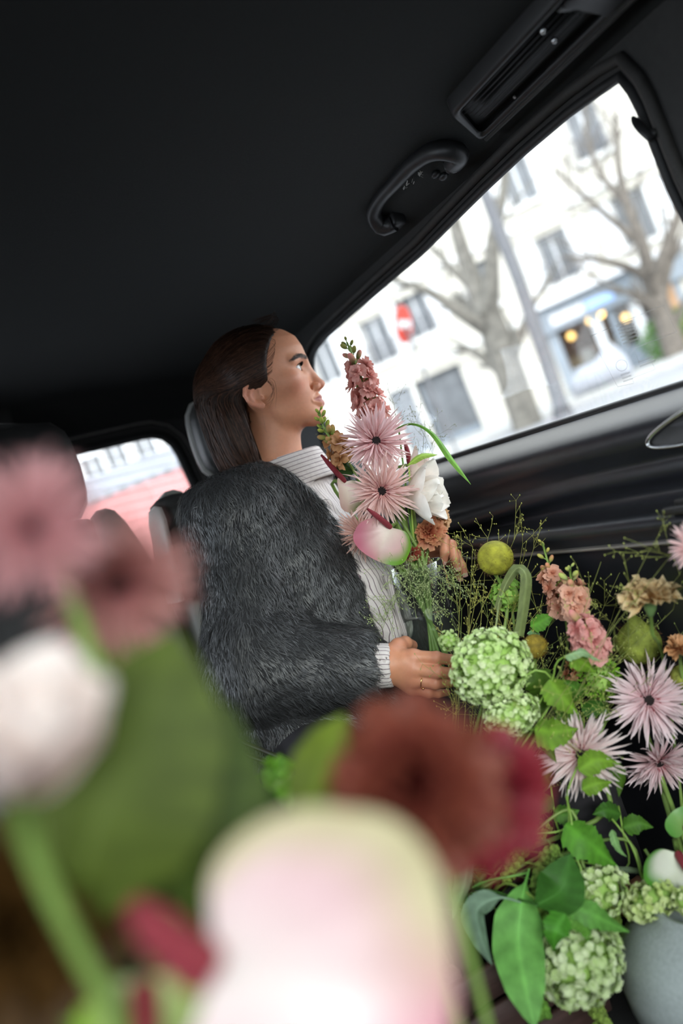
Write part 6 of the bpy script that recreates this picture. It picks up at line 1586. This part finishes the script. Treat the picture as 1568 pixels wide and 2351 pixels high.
for i, (lb, st_p, lv) in enumerate([
    ('dark viburnum leaves filling the gap under the mossy ball bloom', [(1330, 1700, 1.15), (1340, 1640, 1.13), (1330, 1600, 1.13)], [((1335, 1630, 1.125), (1375, 1625, 1.12), (1410, 1640, 1.12)), ((1335, 1610, 1.13), (1320, 1580, 1.12), (1290, 1560, 1.12)), ((1340, 1650, 1.13), (1300, 1650, 1.12), (1270, 1630, 1.12))]),
    ('dark green leaves low between the gerberas and the hanging tassels', [(1290, 1960, 1.10), (1275, 1880, 1.09), (1265, 1800, 1.09)], [((1268, 1830, 1.085), (1240, 1850, 1.08), (1225, 1890, 1.08)), ((1272, 1860, 1.085), (1300, 1870, 1.08), (1330, 1860, 1.08)), ((1265, 1800, 1.09), (1245, 1775, 1.08), (1220, 1770, 1.08))]),
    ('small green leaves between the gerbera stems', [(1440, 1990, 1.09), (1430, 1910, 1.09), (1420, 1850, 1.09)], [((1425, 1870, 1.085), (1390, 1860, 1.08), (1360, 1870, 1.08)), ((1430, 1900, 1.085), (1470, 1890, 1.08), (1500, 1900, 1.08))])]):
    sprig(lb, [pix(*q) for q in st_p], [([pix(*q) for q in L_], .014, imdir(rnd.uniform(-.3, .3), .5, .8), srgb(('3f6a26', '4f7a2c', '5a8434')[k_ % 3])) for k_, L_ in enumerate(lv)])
# ------------------------------------------------------------------ blurred flowers close to the lens
gF = 'blurred flowers close to the camera'
gerbera(pix(78, 1215, .30), imdir(.15, .15, 1), .029, 'out of focus pink gerbera with dark eye before the empty seat', gF, infb(-.6, .2), seed=31, c_in='b06a6e', c_out='d6a2a4')
gerbera(pix(270, 1345, .35), imdir(.45, -.25, .8), .035, 'out of focus rosy gerbera overlapping the woman\'s sleeve edge', gF, infb(-.4, .4), seed=32, c_in='a85c58', c_out='d09a94')
tulip(pix(60, 1825, .255), imdir(.10, 1, .35), .033, 'out of focus blush white tulip at the edge', gF, infb(-.7, -.1), seed=33, cols=('e9d2ca', 'f4e8e2'), n=(5, 4, 3), openn=1.35)
carnation(pix(950, 1800, .33), imdir(.1, .35, .9), .033, 'out of focus burgundy carnation in front of the woman\'s lap', gF, infb(.5, .3), '3a0e12', '6a2420', seed=34, edge='8a4a38', n=44, flat=.1)
carnation(pix(1115, 1835, .405), imdir(.5, .1, .8), .032, 'out of focus crimson and buff carnation beside the burgundy one', gF, infb(.7, .3), '5a1420', '8a2434', seed=35, edge='8a2a34', n=30)
anthurium(pix(490, 2235, .262), pix(1090, 2330, .25), imdir(.05, .30, 1), .108, 'out of focus pink and white anthurium with thick red spike', gF, infb(.2, -.3), [pix(400, 2170, .262), pix(300, 2075, .262)], cols=('cf8b9a', 'dfcfcb', 'c4b992', 'b84c68'), side=-1, cup=.12, srad=.0085)
anthurium(pix(330, 2250, .30), pix(360, 2460, .30), imdir(-.1, .4, .9), .052, 'out of focus lime green anthurium at the bottom', gF, infb(-.2, -.4), [pix(330, 2400, .29), pix(300, 2440, .29)], cols=('9fb85c', 'c2cf94', '86b020', 'a0bc4c'))
carnation(pix(30, 2130, .31), imdir(.4, .3, .8), .040, 'out of focus brown orange carnation at the lower edge', gF, infb(-.8, -.3), '38240f', '553a18', seed=36, n=30)
for i, (p, W, c, lb) in enumerate([
    ([(150, 2150, .30), (240, 1850, .305), (340, 1640, .315), (400, 1450, .33)], .040, '4c5a1e', 'out of focus olive leaf rising behind the blush tulip'),
    ([(430, 2150, .345), (430, 1900, .35), (470, 1760, .36), (530, 1620, .375)], .038, '43551d', 'out of focus dark green leaf in front of the empty seat'),
    ([(250, 2330, .325), (150, 2080, .335), (90, 1900, .345)], .024, '6a5a1e', 'out of focus brownish leaf by the lower edge'),
    ([(560, 2080, .48), (600, 1920, .52), (610, 1800, .56)], .024, '2c4a16', 'out of focus deep green leaf before the fur coat hem'),
    ([(690, 1900, .42), (735, 1780, .43), (790, 1640, .45)], .017, '66781f', 'out of focus yellow green leaf before the coat hem'),
    ([(330, 1560, .46), (240, 1500, .45), (160, 1450, .44)], .022, '4f6a20', 'out of focus green leaf under the rosy gerbera')]):
    blade('leaf', lb, [pix(*q) for q in p], W, imdir(.1, .2, 1), srgb(c), group=gF, fold=.1, stem=infb(-.5+.2*i, .2-.1*i))
snowball(pix(655, 1830, .72), .030, 'out of focus bright green snowball bloom before the coat hem', gF, [pix(640, 1960, .62)]+infb(.2, .9), n=120, fs=.13, seed=12, c0='5f9a22', c1='9ccc4c', squash=(.7, .7, 1.1))
# thin strap lying over the seat towards the coat
mat('strap_leather', (.03, .026, .018), .5, var=.2)
tb = thing('bag_strap', 'thin dark twin strap running from the empty seat to the coat hem', 'strap', on_y(160, 1542, 1.52))
part('strap', *tube(smooth_path([on_y(160, 1540, 1.52), on_y(330, 1600, 1.46), pix(500, 1680, 1.25), pix(665, 1748, 1.17)], 20), .0035, 6), 'strap_leather', tb)
part('strap', *tube(smooth_path([on_y(160, 1545, 1.52), on_y(330, 1625, 1.46), pix(500, 1708, 1.25), pix(680, 1774, 1.17)], 20), .0035, 6), 'strap_leather', tb)
